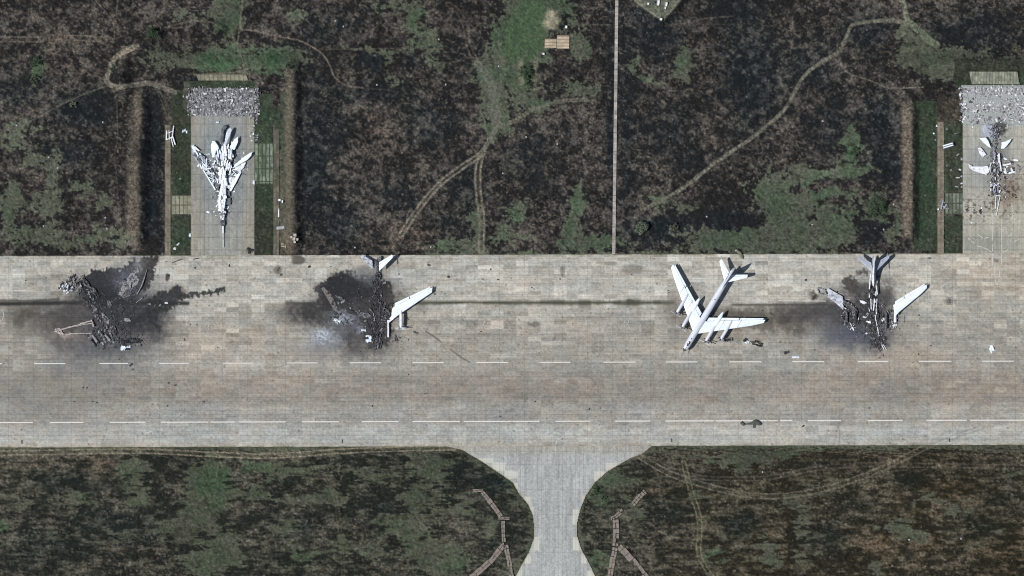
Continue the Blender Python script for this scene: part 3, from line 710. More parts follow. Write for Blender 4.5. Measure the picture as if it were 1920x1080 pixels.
# ------------------------------------------------------------------ the setting
def outer(a, b, far):
    o = []; s = 6.0; v = 0.0
    while v < far: v += s; s *= 1.25; o.append(v)
    return o
STEP = 1.55
inx = np.arange(-50, 1971, STEP)
xs = np.concatenate([(-50 - np.array(outer(0, 0, 14000)))[::-1], inx, inx[-1] + np.array(outer(0, 0, 14000))])
iny = np.concatenate([np.arange(-50, 488, STEP), np.arange(492, 826, 12.0), np.arange(828, 1131, STEP), np.arange(1140, 1720, 12.0)])
ys = np.concatenate([(-50 - np.array(outer(0, 0, 14000)))[::-1], iny, iny[-1] + np.array(outer(0, 0, 14000))])
def relief(X, Y):
    f = flat_mask(X, Y)
    n = (vnoise(X / 3.0, Y / 3.0, 301) - .5) * .42 + (vnoise(X / 6.5, Y / 6.5, 302) - .5) * .5 + (fbm(X, Y, 40, 40, 2, 303) - .5) * .9
    far = sst(2100, 3000, np.abs(X - 960) + 0 * Y) + sst(2000, 3000, np.abs(Y - 540) + 0 * X)
    return (n * (1 - np.clip(far, 0, 1))) * (1 - f) * .8 - f * .25 - .12
tag(sheet('ground', xs, ys, ground_color, M_GROUND, 0, extra=relief), kind='structure')
ax = np.concatenate([np.arange(-6000, -60, 60.0), np.arange(-60, 1981, 1.6), np.arange(1990, 8000, 60.0)]); ay = np.linspace(0, 1, 232)
def apron_warp(X, Y):
    return X, top_edge(X) + Y * (bot_edge(X) - top_edge(X))
tag(sheet('concrete_apron', ax, ay, apron_color, M_APRON, .10, hts=False, warp=apron_warp), kind='structure')
tag(sheet('taxiway', np.arange(830, 1232, 1.2), np.concatenate([np.arange(829, 1100, 1.2), np.arange(1102, 1700, 6.0)]), taxi_color, M_TAXI, .08, hts=False,
          mask=lambda x, y: inpoly(x, y, TX) | ((y < 836) & (x > 835) & (x < 1222))), kind='structure')
tag(sheet('hardstand_pavement', np.arange(PADL[0], PADL[2] + 1, 1.4), np.arange(PADL[1], 483, 1.4), pad_color, M_PAD, .08, hts=False), kind='structure')
tag(sheet('hardstand_pavement', np.arange(PADR[0], PADR[2] + 1, 1.4), np.arange(PADR[1], 483, 1.4), pad_color, M_PAD, .08, hts=False), kind='structure')

def flatcol(base, var=.2, sx=7, sy=7, seed=501, joint=None, jc=(70, 70, 58), js=.6, grass=0.0, gpx=4):
    def f(X, Y):
        k = 1 + (fbm(X, Y, 5, 5, 3, seed) - .5) * var * 2 + (slab_noise(X, Y, sx, sy, seed + 1) - .5) * var * .6
        c = [np.full(X.shape, v, float) * k for v in base]
        if joint:
            jx, jy, x0, y0 = joint
            m = 0
            if jx: m = np.maximum(m, (((X - x0) % jx) < 1.3) * 1.0)
            if jy: m = np.maximum(m, (((Y - y0) % jy) < 1.3) * 1.0)
            mix(c, jc, m * js)
        if grass:
            mix(c, (66, 80, 60), sst(.5, .6, fbm(X, Y, gpx, gpx * 5, 3, seed + 3)) * grass)
        return c
    return f
def patch(name, x0, y0, x1, y1, colf, z=.07, step=1.0, h=False, mask=None, sh=None):
    w = None
    if sh: w = lambda X, Y: (X + sh * (Y - y0), Y)
    return tag(sheet(name, np.arange(x0, x1 + step * .5, step), np.arange(y0, y1 + step * .5, step), colf, M_PLAIN, z, hts=h, mask=mask, warp=w), kind='structure')
PINK = (132, 124, 112)
patch('concrete_path', 309, 234, 320.5, 479, flatcol(PINK, .25, 8, 24, 511, (5.5, 23.6, 309, 234), js=.35))
patch('concrete_path', 512.5, 242, 524, 479, flatcol((112, 106, 96), .3, 8, 24, 512, (6, 23.6, 512, 242), js=.35, grass=.45))
patch('concrete_path', 1757, 228, 1770, 479, flatcol((136, 126, 114), .25, 8, 24, 513, (6.5, 23.6, 1757, 228), js=.4))
patch('concrete_path', 1154.2, -60, 1160.4, 478, flatcol((178, 170, 166), .22, 8, 12, 514, (0, 11.8, 0, 0), js=.4), z=.10, sh=-.012)
patch('slab_crossing', 321, 366, 358, 402, flatcol((150, 148, 130), .18, 7.4, 17, 515, (7.4, 18, 321, 366), js=.7))
patch('slab_crossing', 477, 268, 512, 344, flatcol((128, 138, 122), .3, 7, 20, 516, (7, 24, 477, 268), jc=(64, 80, 62), js=.9, grass=.6))
patch('slab_crossing', 1771, 361, 1805, 402, flatcol((118, 124, 112), .3, 7, 18, 517, (7, 20, 1771, 361), js=.8, grass=.35))
patch('slope_slabs', 368, 140, 462, 151, flatcol((146, 142, 124), .22, 8, 12, 518, (8, 0, 368, 0), jc=(84, 84, 68), js=.7), z=.5, h=True, sh=.35)
patch('slope_slabs', 1816, 135, 1906, 158, flatcol((146, 148, 134), .28, 5, 12, 519, (5.5, 0, 1816, 0), jc=(96, 98, 82), js=.6), z=.5, h=True, sh=.25)
patch('concrete_pad', 1021.5, 73, 1044, 90, flatcol((192, 176, 154), .14, 22, 6, 520, (0, 6, 0, 73), jc=(130, 116, 100), js=.6), z=.5, h=True, sh=-.02)
patch('concrete_pad', 1044.5, 67, 1068, 91, flatcol((204, 186, 164), .14, 23, 6, 521, (0, 6, 0, 68), jc=(140, 124, 106), js=.6), z=.53, h=True, sh=-.02)

# raised duct slabs (covers of cable channels)
def duct(pts, w, base=(140, 124, 114), gapn=16):
    mb = MB(); p = smooth_line(pts, 3) if len(pts) > 2 else pts
    for lane in (-1, 1):
        for (x0, y0), (x1, y1) in zip(p[:-1], p[1:]):
            L = math.hypot(x1 - x0, y1 - y0); n = max(1, round(L / 14))
            dx, dy = (x1 - x0) / L, (y1 - y0) / L
            for i in range(n):
                if rnd.random() < .06: continue
                t = (i + .5) / n
                cx = x0 + (x1 - x0) * t - dy * lane * w / 4 + rnd.uniform(-.5, .5); cy = y0 + (y1 - y0) * t + dx * lane * w / 4 + rnd.uniform(-.5, .5)
                mb.box(W(cx, cy, float(height(np.array([cx]), np.array([cy]))[0]) + .22), ((L / n - .9) * S, (w / 2 - .3) * S * rnd.uniform(.8, 1.05), .45), rz=-math.atan2(dy, dx) + rnd.uniform(-.05, .05))
    return tag(mb.build('channel_cover_path', M_DUCT), kind='structure')
M_DUCT = mat('pinkish_channel_slabs', (.215, .185, .165), .9, 0, .3, .8, col2=(.14, .122, .108), cut=(.45, .6))
duct([(904, 922), (922, 944), (940, 968)], 9); duct([(886, 919), (906, 920)], 5); duct([(934, 972), (956, 972)], 5)
duct([(943, 976), (944, 1000), (945, 1022)], 7); duct([(944, 1022), (918, 1054), (882, 1084)], 11); duct([(948, 1022), (954, 1050), (960, 1086)], 9)
duct([(1210, 921), (1198, 932), (1186, 946)], 9); duct([(1168, 956), (1152, 970), (1143, 972)], 8); duct([(1154, 974), (1155, 1000), (1154, 1024)], 12)
duct([(1154, 1026), (1148, 1054), (1143, 1086)], 10); duct([(1160, 1024), (1185, 1050), (1214, 1086)], 13)

# painted markings
def ribbon(mb, pts, w, z=.115):
    for (x0, y0), (x1, y1) in zip(pts[:-1], pts[1:]):
        L = math.hypot(x1 - x0, y1 - y0) + 1e-9; nx, ny = -(y1 - y0) / L * w / 2, (x1 - x0) / L * w / 2
        ex, ey = (x1 - x0) / L * w * .3, (y1 - y0) / L * w * .3
        V = [W(x0 + nx - ex, y0 + ny - ey, z), W(x1 + nx + ex, y1 + ny + ey, z), W(x1 - nx + ex, y1 - ny + ey, z), W(x0 - nx - ex, y0 - ny - ey, z)]
        mb.add(V, [(0, 1, 2, 3)])
def fixn(o):
    bm = bmesh.new(); bm.from_mesh(o.data)
    for f in bm.faces:
        if f.normal.z < 0: f.normal_flip()
    bm.to_mesh(o.data); bm.free(); return o
mb = MB()
for x0, x1 in ((64,122),(187,240),(299,354),(418,473),(538,595),(656,714),(774,832),(894,952),(1012,1069),(1131,1191),(1249,1307),(1368,1427),(1486,1545),(1609,1664),(1723,1783),(1842,1901),(-10,3)):
    ribbon(mb, [(x0, 682 - 5 * x0 / 1920), (x1, 682 - 5 * x1 / 1920)], 1.7)
tag(fixn(mb.build('runway_marking', M_MARK)), kind='structure')
mb = MB()
for x0, x1 in ((-20,61),(94,156),(206,272),(302,390),(394,441),(449,535),(567,635),(679,747),(774,862),(870,960),(960,1011),(1042,1106),(1154,1219),(1248,1338),(1343,1438),(1440,1458),(1463,1485),(1515,1576),(1628,1692),(1738,1812),(1819,1925)):
    ribbon(mb, [(x0, 792.3 - 4.6 * x0 / 1920), (x1, 792.3 - 4.6 * x1 / 1920)], 1.9)
tag(fixn(mb.build('runway_marking', M_MARK)), kind='structure')
mb = MB()
ribbon(mb, [(-20, 545), (49, 545)], 2.2); ribbon(mb, [(418, 546), (418, 586)], 1.3); ribbon(mb, [(272, 813.5), (287, 806)], 1.6)
ribbon(mb, [(1042, 833), (1045, 825), (1058, 817), (1074, 799)], 1.6); ribbon(mb, [(1041, 845), (1041, 838)], 1.6)
ribbon(mb, [(1374, 564.5), (1400, 565)], 1.4); ribbon(mb, [(1405, 564), (1450, 564)], 1.0); ribbon(mb, [(1460, 563.5), (1496, 563.5)], 1.8); ribbon(mb, [(1503, 564), (1548, 564.5)], 1.4)
ribbon(mb, [(322, 522.5), (346, 522.5)], 3.2); ribbon(mb, [(415, 525), (424, 525)], 2.2)
def oval(cx, cy, rx, ry, ang, n=14, w=1.1):
    a = math.radians(ang); P = []
    for i in range(n + 1):
        t = 2 * math.pi * i / n; u = rx * math.copysign(abs(math.cos(t)) ** .6, math.cos(t)); v = ry * math.copysign(abs(math.sin(t)) ** .6, math.sin(t))
        P.append((cx + u * math.cos(a) - v * math.sin(a), cy + u * math.sin(a) + v * math.cos(a)))
    ribbon(mb, P, w)
for x, y in ((346, 583), (868.5, 582.5), (1131, 580)): oval(x, y, 3.4, 7.0, 22)
for x, y in ((388.5, 608.5), (910.5, 607), (1174, 605)): oval(x, y, 3.4, 7.4, 22)
for x, y in ((338, 647), (860.5, 645), (1122, 644.5)): oval(x, y, 3.2, 3.2, 0)
ribbon(mb, [(0, 604), (4, 600), (7, 592), (6, 584), (3, 581)], 1.2)
tag(fixn(mb.build('stand_marking', M_MARK2)), kind='structure')
mb = MB()  # outline of an aircraft painted on the right-hand stand
for P in ([(1861, 458), (1861, 499)], [(1878, 460), (1878, 500)], [(1861, 499.5), (1866, 499.5)], [(1874, 499), (1879, 499)], [(1865, 500), (1865, 520), (1869, 536), (1874, 522), (1874.5, 504)],
          [(1860.5, 400), (1860.5, 452)], [(1878, 410), (1878, 456)], [(1815, 446), (1820, 451), (1826, 456)], [(1832, 461), (1842, 464), (1853, 468)], [(1854, 470), (1862, 474)], [(1878, 474), (1890, 468)],
          [(1901, 454), (1910, 448)], [(1890, 443), (1899, 438)], [(1833, 440), (1844, 447), (1853, 445)], [(1897, 385), (1900, 402), (1895, 412)], [(1858, 422), (1862, 422)]):
    ribbon(mb, P, 1.5, .118)
tag(fixn(mb.build('stand_marking', M_MARK2)), kind='structure')

# ------------------------------------------------------------------ aircraft components (local Y runs nose to tail, metres)
def lathe(name, prof, cx, zf, m, parent, n=22, kz=1.0, smooth=True, jag=0, r=None, gap=None):
    V = []; F = []
    for s, rad in prof:
        for i in range(n):
            t = 2 * math.pi * i / n
            ds = r.uniform(-jag, jag) if (jag and (s == prof[0][0] or s == prof[-1][0])) else 0
            V.append((cx + rad * math.cos(t), s + ds, zf(s) + kz * rad * math.sin(t)))
    for j in range(len(prof) - 1):
        for i in range(n):
            F.append((j * n + i, j * n + (i + 1) % n, (j + 1) * n + (i + 1) % n, (j + 1) * n + i))
    V.append((cx, prof[0][0], zf(prof[0][0]))); V.append((cx, prof[-1][0], zf(prof[-1][0])))
    a = len(V) - 2; b = a + 1; o = (len(prof) - 1) * n
    F += [(a, (i + 1) % n, i) for i in range(n)] + [(b, o + i, o + (i + 1) % n) for i in range(n)]
    mb = MB(); mb.add(V, F); return mb.build(name, m, parent, smooth)
def foil(c): return 5 * (.2969 * math.sqrt(max(c, 0)) - .126 * c - .3516 * c * c + .2843 * c ** 3 - .1015 * c ** 4)
def surface(name, st, c0, c1, m, parent, nc=10, jag0=0, jag1=0, r=None, vertical=False, cutx=None, n=None):
    """lifting surface lofted through stations (span, LE, TE, z, thickness), chord part c0..c1; jag: torn ends"""
    V = []; ring = []
    cs = [c0 + (c1 - c0) * (0.5 - 0.5 * math.cos(math.pi * i / nc)) for i in range(nc + 1)]
    loop = [(c, 1) for c in cs] + [(c, -1) for c in cs[::-1]]
    j0 = [r.uniform(-1, 1) * jag0 if jag0 else 0 for _ in cs]; j1 = [r.uniform(-1, 1) * jag1 if jag1 else 0 for _ in cs]
    J0 = j0 + j0[::-1]; J1 = j1 + j1[::-1]
    F = []; L = len(loop)
    for k, (t, le, te, z, th) in enumerate(st):
        for q, (c, sg) in enumerate(loop):
            dt = J0[q] if k == 0 else (J1[q] if k == len(st) - 1 else 0)
            y = le + (te - le) * c; h = foil(c) * th * (te - le) * sg
            if c > 0.98: h = 0.02 * sg
            if vertical: V.append((h, y, z + t))
            else: V.append((t + dt, y, z + h))
        if k:
            a = (k - 1) * L; b = k * L
            F += [(a + i, a + (i + 1) % L, b + (i + 1) % L, b + i) for i in range(L)]
    F += [tuple(range(L))[::-1], tuple(range((len(st) - 1) * L, len(st) * L))]
    mb = MB(); mb.add(V, F)
    o = mb.build(name, m, parent)
    bm = bmesh.new(); bm.from_mesh(o.data); bmesh.ops.recalc_face_normals(bm, faces=bm.faces); bm.to_mesh(o.data); bm.free()
    return o
LE = lambda t: 10.0 + (t - 1.4) * .826
TE = lambda t: 18.7 + (t - 1.2) * .585
def wst(sg, t0, t1, n=7, dz=0, droop=.035):
    out = []
    for i in range(n):
        t = t0 + (t1 - t0) * i / (n - 1)
        rnd_tip = .5 if t > 24.9 else 0
        out.append((sg * t, LE(t) + rnd_tip, TE(t) - rnd_tip * .6, 3.9 - droop * t + dz, .14 - .002 * t))
    return out
def wing(root, sg, t0, t1, m, r, jag=0, jag1=0, dz=0, droop=.035, mflap=None, flaps=True):
    w = surface('wing', wst(sg, t0, t1, dz=dz, droop=droop), 0, .77 if flaps else 1, m, root, jag0=jag, jag1=jag1, r=r)
    if flaps:
        fm = mflap or m
        a = max(t0 + .3, 2.0)
        if a < 14: surface('flap', wst(sg, a, 14.4, dz=dz, droop=droop), .79, 1, fm, w, nc=4, r=r)
        surface('aileron', wst(sg, max(14.8, a), t1 - 1.0, dz=dz, droop=droop), .79, 1, fm, w, nc=4, r=r)
    return w
def propeller(parent, x, y, z, m, tilt=0.3, n=4, L=2.8, wd=.45):
    mb = MB()
    for ring in (0, 1):
        for k in range(n):
            a = tilt + ring * .5 + 2 * math.pi * k / n
            d = Vector((math.cos(a), 0, math.sin(a)))
            c = Vector((x, y + ring * .5, z)) + d * L * .5
            mb.box(tuple(c), (L, .22, wd), ry=-a)
    return mb.build('propeller', m, parent)
def engine(root, sg, t, m, r, y0, y1, z, prop=True, md=None):
    prof = [(y0, .35), (y0 + .3, .55), (y0 + .9, .70), (y0 + 2.5, .76), (y0 + 5, .78), (y1 - 1, .55), (y1, .25)]
    e = lathe('engine_nacelle', prof, sg * t, lambda s: z, m, root, n=16)
    lathe('spinner', [(y0 - 1.1, .05), (y0 - .8, .25), (y0 - .3, .38), (y0 - .01, .40)], sg * t, lambda s: z, md or M_METAL, e, n=14)
    if prop: propeller(e, sg * t, y0 - .75, z, md or M_METAL, tilt=r.uniform(0, .8))
    mb = MB(); mb.box((sg * t, y0 + 1.2, z - .78), (.7, 1.4, .5)); mb.build('air_intake', M_LINE, e)
    return e
def tailplane(root, sg, m, r, z=5.6, t0=.7, t1=7.4, jag=0, flaps=True):
    L = lambda t: 37.6 + (t - .7) * .93; T = lambda t: 41.8 + (t - .7) * .60
    def st(a, b): return [(sg * t, L(t) + (.35 if t > 7.3 else 0), T(t), z + .02 * t, .10) for t in (a, (a + b) / 2, b)]
    s = surface('tailplane', st(t0, t1), 0, .72 if flaps else 1, m, root, jag0=jag, r=r)
    if flaps: surface('elevator', st(max(t0, 1.0), t1 - .3), .75, 1, m, s, nc=4, r=r)
    return s
def fin(root, m, r, rud=True, top=12.0, m2=None):
    st = []
    for k in range(6):
        h = k / 5
        st.append((h * (top - 4.4), 33.0 + h * 9.6 if h > .12 else 31.0 + h * 30, 43.6 + h * 2.0, 4.4, .10 - .03 * h))
    f = surface('fin', st, 0, .74, m, root, vertical=True, r=r)
    if rud: surface('rudder', st, .76, 1, m2 or m, f, nc=4, vertical=True, r=r)
    return f
def wheel_bogie(root, x, y):
    g = MB(); g.bar((x, y, 2.4), (x, y + .2, .9), .35); g.bar((x, y - .9, .85), (x, y + .9, .85), .3)
    o = g.build('landing_gear', M_METAL, root)
    for dx in (-.5, .5):
        for dy in (-.85, .85):
            w = MB(); w.tube((x + dx - .22, y + dy, .72), (x + dx + .22, y + dy, .72), .62, n=16); w.build('wheel', M_TYRE, o)

# ---- the intact bomber
rr = random.Random(3)
root = empty('bomber_aircraft', W(1282, 657, .1), math.radians(-31))
tag(root, 'intact white four engined propeller bomber with swept wings, nose to the lower left', 'aircraft', 'large propeller bombers on the apron')
FP = [(.0, .25), (.25, .6), (.8, .95), (1.8, 1.2), (3.2, 1.38), (6, 1.47), (12, 1.5), (24, 1.5), (31, 1.42), (36, 1.2), (40, .95), (43, .72), (44.4, .5)]
zf = lambda s: 3.7 + (0 if s < 28 else (s - 28) * .055)
fus = lathe('fuselage', FP, 0, zf, M_FUSE, root, n=28)
mb = MB()
for i in range(9): mb.ball((0, 2.9 + .22 * i, 4.9 + .02 * i), .55 - .02 * abs(i - 4), 10, 6)
mb.build('cockpit_canopy', M_GLASS, fus, True)
lathe('nose_glazing', [(-.35, .1), (-.2, .4), (.1, .62), (.5, .88), (.8, 1.0)], 0, zf, M_GLASS, fus, n=20)
mb = MB(); mb.tube((0, -.2, 4.4), (0, -2.8, 4.7), .13, .07, 8); mb.tube((0, 2.2, 5.0), (0, -.2, 4.4), .16, .13, 8); mb.build('refuelling_probe', M_LINE, fus)
for yy in (6.5, 27.8):
    mb = MB(); mb.tube((0, yy, 5.12), (0, yy, 5.28), .34, .28, 12); mb.build('sighting_dome', M_LINE, fus)
mb = MB(); mb.tube((0, 30.2, 5.1), (0, 30.2, 5.24), .3, .25, 12); mb.build('sighting_dome', M_METAL, fus)
mb = MB(); mb.ball((0, 44.6, zf(44.4) - .1), .55, 12, 8, sz=.9); mb.bar((-.15, 45.0, zf(44) - .1), (-.15, 46.3, zf(44) - .1), .09); mb.bar((.15, 45.0, zf(44) - .1), (.15, 46.3, zf(44) - .1), .09)
mb.build('tail_turret', M_METAL, fus, False)
for sg in (-1, 1):
    wing(root, sg, .9, 25.2, M_WHITE, rr)
    wz = lambda t: 3.9 - .035 * t
    engine(root, sg, 6.4, M_FUSE, rr, 8.9, 19.5, wz(6.4) + .1); engine(root, sg, 12.0, M_FUSE, rr, 13.3, 23.5, wz(12) + .1)
    g = lathe('gear_nacelle', [(14.5, .3), (16, .85), (19, 1.0), (22, .95), (24, .6), (25.2, .12)], sg * 6.4, lambda s: wz(6.4) - .15, M_WHITE, root, n=16, kz=.9)
    mb = MB(); mb.box((sg * 6.4 - .9, 19.5, 2.0), (.08, 5.2, 1.2)); mb.box((sg * 6.4 + .9, 19.5, 2.0), (.08, 5.2, 1.2)); mb.build('gear_door', M_FUSE, g)
    wheel_bogie(root, sg * 6.4, 18.5)
    tailplane(root, sg, M_WHITE, rr)
    for tt in (8.8, 15.5):
        mb = MB(); mb.box((sg * tt, (LE(tt) + TE(tt)) / 2 - .4, wz(tt) + .45), (.05, LE(tt) * 0 + (TE(tt) - LE(tt)) * .8, .34)); mb.build('wing_fence', M_FUSE, root)
mb = MB()
for x in (-1, 1): mb.tube((x * .2, 5.2, .45), (x * .55, 5.2, .45), .42, n=14)
mb.bar((0, 5.2, .45), (0, 5.4, 2.4), .22); mb.build('nose_gear', M_TYRE, root)
fin(root, M_FUSE, rr)

# ---- wreck helpers
def hull(name, y0, y1, rad, zc, m, parent, seed, keep=.7, flat=.6, wob=.35, amax=1.0, side=False):
    """burnt-out hull: torn shell of skin panels over ribs"""
    r = random.Random(seed); mb = MB(); n = 14; ds = .55; k = int((y1 - y0) / ds)
    P = [[None] * (n + 1) for _ in range(k + 1)]
    for j in range(k + 1):
        s = y0 + ds * j; ra = rad(s); q = .5 + .5 * math.sin(j * .9 + seed) * .5
        for i in range(n + 1):
            t = math.pi * (-.06 + 1.12 * i / n)
            a = ra * (1 + r.uniform(-wob, wob) * .5)
            P[j][i] = (a * math.cos(t) * (.85 + .35 * math.sin(j * .7 + seed)) + .35 * math.sin(j * .31 + seed * 2) + r.uniform(-.2, .2), s + r.uniform(-.12, .12), max(.12, zc + a * math.sin(t) * flat * (.7 + .5 * q) + r.uniform(-.12, .12)))
    for j in range(k):
        for i in range(n):
            top = 1 - abs(i - n / 2) / (n / 2)
            if r.random() < keep * (1 - top * amax * (.35 + .5 * math.sin(j * .55 + seed * 1.7) ** 2)):
                mb.add([P[j][i], P[j][i + 1], P[j + 1][i + 1], P[j + 1][i]], [(0, 1, 2, 3)], 0 if r.random() < .75 else 1)
        if j % 3 == 0 and r.random() < .5:
            i0_ = r.randrange(0, n - 3)
            for i in range(i0_, min(n, i0_ + r.randrange(3, n))):
                if r.random() < .8: mb.bar(P[j][i], P[j][i + 1], .14, .14, 1 if r.random() < .5 else 0)
    for sg in ((-1, 1) if side else ()):
        a = None
        for j in range(0, k, 2):
            b = (sg * rad(y0 + ds * j) * r.uniform(.95, 1.2), y0 + ds * j, r.uniform(.3, .9))
            if a and r.random() < .8: mb.bar(a, b, .2, .22, 1)
            a = b
    return tag(mb.build(name, m, parent), kind='stuff')
def scatter(name, blobs, n, mats, wts, seed, smin=.2, smax=1.1, parent=None, z0=.1, flatten=.35, aspect=2.5, polys=None):
    r = random.Random(seed); mb = MB(); cum = []; t = 0
    for b in blobs: t += b[4]; cum.append(t)
    for _ in range(n):
        u = r.uniform(0, t); b = next(bb for bb, cc in zip(blobs, cum) if u <= cc)
        x, y, rx, ry = b[:4]; ang = math.radians(b[5]) if len(b) > 5 else 0
        gx, gy = r.gauss(0, .5) * rx, r.gauss(0, .5) * ry
        px = x + gx * math.cos(ang) - gy * math.sin(ang); py = y + gx * math.sin(ang) + gy * math.cos(ang)
        s = smin + (smax - smin) * r.random() ** 2.6; l = s * r.uniform(1, aspect)
        mi = r.choices(range(len(mats)), wts)[0]; h = max(.08, s * flatten * r.uniform(.5, 1.6))
        kind = r.random()
        c = W(px, py, z0 + h * .5)
        if kind < .7: mb.box(c, (l, s, h), rz=r.uniform(0, 3.14), rx=r.uniform(-.4, .4), ry=r.uniform(-.4, .4), mi=mi, jit=.3, r=r)
        else:
            a = r.uniform(0, 6.28); mb.bar(W(px, py, z0 + .05), W(px + math.cos(a) * l * 7, py + math.sin(a) * l * 7, z0 + r.uniform(.1, s * .9)), .12, .12, mi)
    return tag(mb.build(name, mats, parent), kind='stuff')
def plate(name, poly, z0, m, parent=None, crumple=.15, thick=.12, step=1.0, tilt=(0, 0), dome=0.0, seed=1, holes=0.0, org=None, uncut=False):
    """a sheet of torn skin with its own outline, crumpling and thickness; poly in photo pixels"""
    xs_ = [p[0] for p in poly]; ys_ = [p[1] for p in poly]
    gx = np.arange(min(xs_) - step, max(xs_) + step * 2, step); gy = np.arange(min(ys_) - step, max(ys_) + step * 2, step)
    X, Y = np.meshgrid(gx, gy)
    Xc = X[:-1, :-1] + step / 2; Yc = Y[:-1, :-1] + step / 2
    keep = inpoly(Xc, Yc, poly)
    if holes: keep &= fbm(Xc, Yc, 5, 5, 3, seed + 5, .7) > holes
    # pull outline vertices on to the polygon edge
    D = polydist(X, Y, poly)
    e = 0.3
    gxD = (polydist(X + e, Y, poly) - D) / e; gyD = (polydist(X, Y + e, poly) - D) / e
    nr = (D < .75 * step)
    X2 = np.where(nr & (D < 0), X - D * gxD, X); Y2 = np.where(nr & (D < 0), Y - D * gyD, Y)
    cx, cy = np.mean(xs_), np.mean(ys_)
    Z = z0 + (fbm(X, Y, 7, 7, 3, seed, .6) - .5) * 2 * crumple + tilt[0] * (X - cx) * S + tilt[1] * (cy - Y) * S
    if dome: Z = Z + dome * np.clip(D / 4, 0, 1) ** .5
    Z = np.maximum(Z, .14 + thick)
    nx, ny = len(gx), len(gy)
    V = np.stack([(X2 - 960) * S, (540 - Y2) * S, Z], -1).reshape(-1, 3); n = len(V)
    V2 = V.copy(); V2[:, 2] -= thick
    F = grid_faces(nx, ny, keep)
    if len(F) == 0: return None
    edges = {}
    for f in F:
        for i in range(4):
            a, b = int(f[i]), int(f[(i + 1) % 4])
            if (b, a) in edges: del edges[(b, a)]
            else: edges[(a, b)] = 1
    side = np.array([(b, a, a + n, b + n) for (a, b) in edges], np.int64)
    FA = np.concatenate([F, F[:, ::-1] + n, side])
    VV = np.concatenate([V, V2]); used = np.unique(FA); re = np.full(len(VV), -1); re[used] = np.arange(len(used))
    V = VV[used]; FA = re[FA]
    if parent is not None:
        Mi = parent.matrix_basis.inverted()
        V = np.array([tuple(Mi @ Vector(p)) for p in V.tolist()])
    return from_arrays(name, V, FA, m, parent)
def pbar(mb, root, p, q, w, h=None, mi=0):
    """bar given in photo pixels + z, in root's frame"""
    Mi = root.matrix_basis.inverted() if root else Matrix()
    mb.bar(Mi @ Vector(W(*p)), Mi @ Vector(W(*q)), w, h, mi)

def bars(root, name, lst, m, h=.35):
    for p, q, wd in lst:
        mb = MB(); pbar(mb, root, p, q, wd, h); mb.build(name, m, root)
def shards(root, name, poly, n, L, w, ang, mats, wts, z, seed, spread=18, lift=.8):
    """torn strips of skin filling an outline, lying at different heights and slants"""
    r = random.Random(seed); mb = MB(); Mi = root.matrix_basis.inverted()
    xs_ = [p[0] for p in poly]; ys_ = [p[1] for p in poly]; k = 0; it = 0
    while k < n and it < n * 40:
        it += 1
        x = r.uniform(min(xs_), max(xs_)); y = r.uniform(min(ys_), max(ys_))
        if not inpoly(np.array([x]), np.array([y]), poly)[0]: continue
        k += 1; a = math.radians(ang + r.gauss(0, spread)); l = L * r.uniform(.35, 1.1); ww = w * r.uniform(.4, 1.2)
        c = Mi @ Vector(W(x, y, z + r.uniform(-.3, .5) * lift)); e = []
        for (u, v) in ((-.5, -.5), (-.1, -.5), (.5, -.35), (.5, .4), (.1, .5), (-.5, .3)):
            u *= l * (1 + r.uniform(-.2, .2)); v *= ww * (1 + r.uniform(-.3, .3))
            e.append((c.x + u * math.cos(a) - v * math.sin(a), c.y + u * math.sin(a) + v * math.cos(a), max(.2, c.z + r.uniform(-.3, .3) * lift)))
        V = e + [(p[0], p[1], p[2] - .1) for p in e]; q = len(e)
        F = [tuple(range(q)), tuple(range(2 * q - 1, q - 1, -1))] + [(i, q + i, q + (i + 1) % q, (i + 1) % q) for i in range(q)]
        mb.add(V, F, r.choices(range(len(mats)), wts)[0])
    return tag(mb.build(name, mats, root), kind='stuff')

# ---- wreck 1: burnt out, far left
r1 = random.Random(11)
A = empty('burnt_bomber_wreck', W(257, 652, .1), math.radians(37.7))
tag(A, 'most completely burnt bomber, collapsed into ash at the left end of the apron', 'aircraft wreck', 'large propeller bombers on the apron')
hull('fuselage_remains', 3, 30, lambda s: 1.3, .1, [M_CHAR, M_BURNT], A, 21, keep=.42, flat=.3)
shards(A, 'charred_skin', [(140, 540), (156, 528), (220, 620), (232, 650), (215, 650), (190, 610)], 120, 1.9, .6, 52, [M_CHAR, M_BURNT, M_ASH], (5, 4, 2), .5, 211, 40, .5)
shards(A, 'engine_wreckage', [(172, 618), (205, 618), (214, 642), (180, 650), (170, 636)], 60, 1.6, .7, 50, [M_BURNT, M_ASH, M_RUB1, M_CHAR], (4, 4, 1.5, 4), .5, 212, 40, .5)
hull('tail_remains', 30, 43, lambda s: 1.1 - (s - 30) * .03, .5, [M_BURNT, M_ASH], A, 22, keep=.8, flat=.8)
TPA = [(109, 539), (113, 533), (122, 532), (134, 538), (142, 544), (138, 547), (128, 549), (118, 546)]
plate('tailplane', TPA, .6, M_DGREY, A, .2, seed=31, holes=.3)
shards(A, 'tailplane_skin', TPA, 30, 2.2, .7, 20, [M_SOOTW, M_WHITE2, M_CHAR], (4, 2, 2.5), 1.0, 311, 22, .6)
shards(A, 'fin_skin', [(128, 522), (138, 517), (150, 526), (154, 540), (138, 534), (131, 530)], 34, 2.0, .6, 40, [M_ASH, M_WHITE2, M_CHAR], (4, .8, 5), .9, 321, 40, .8)
mb = MB()
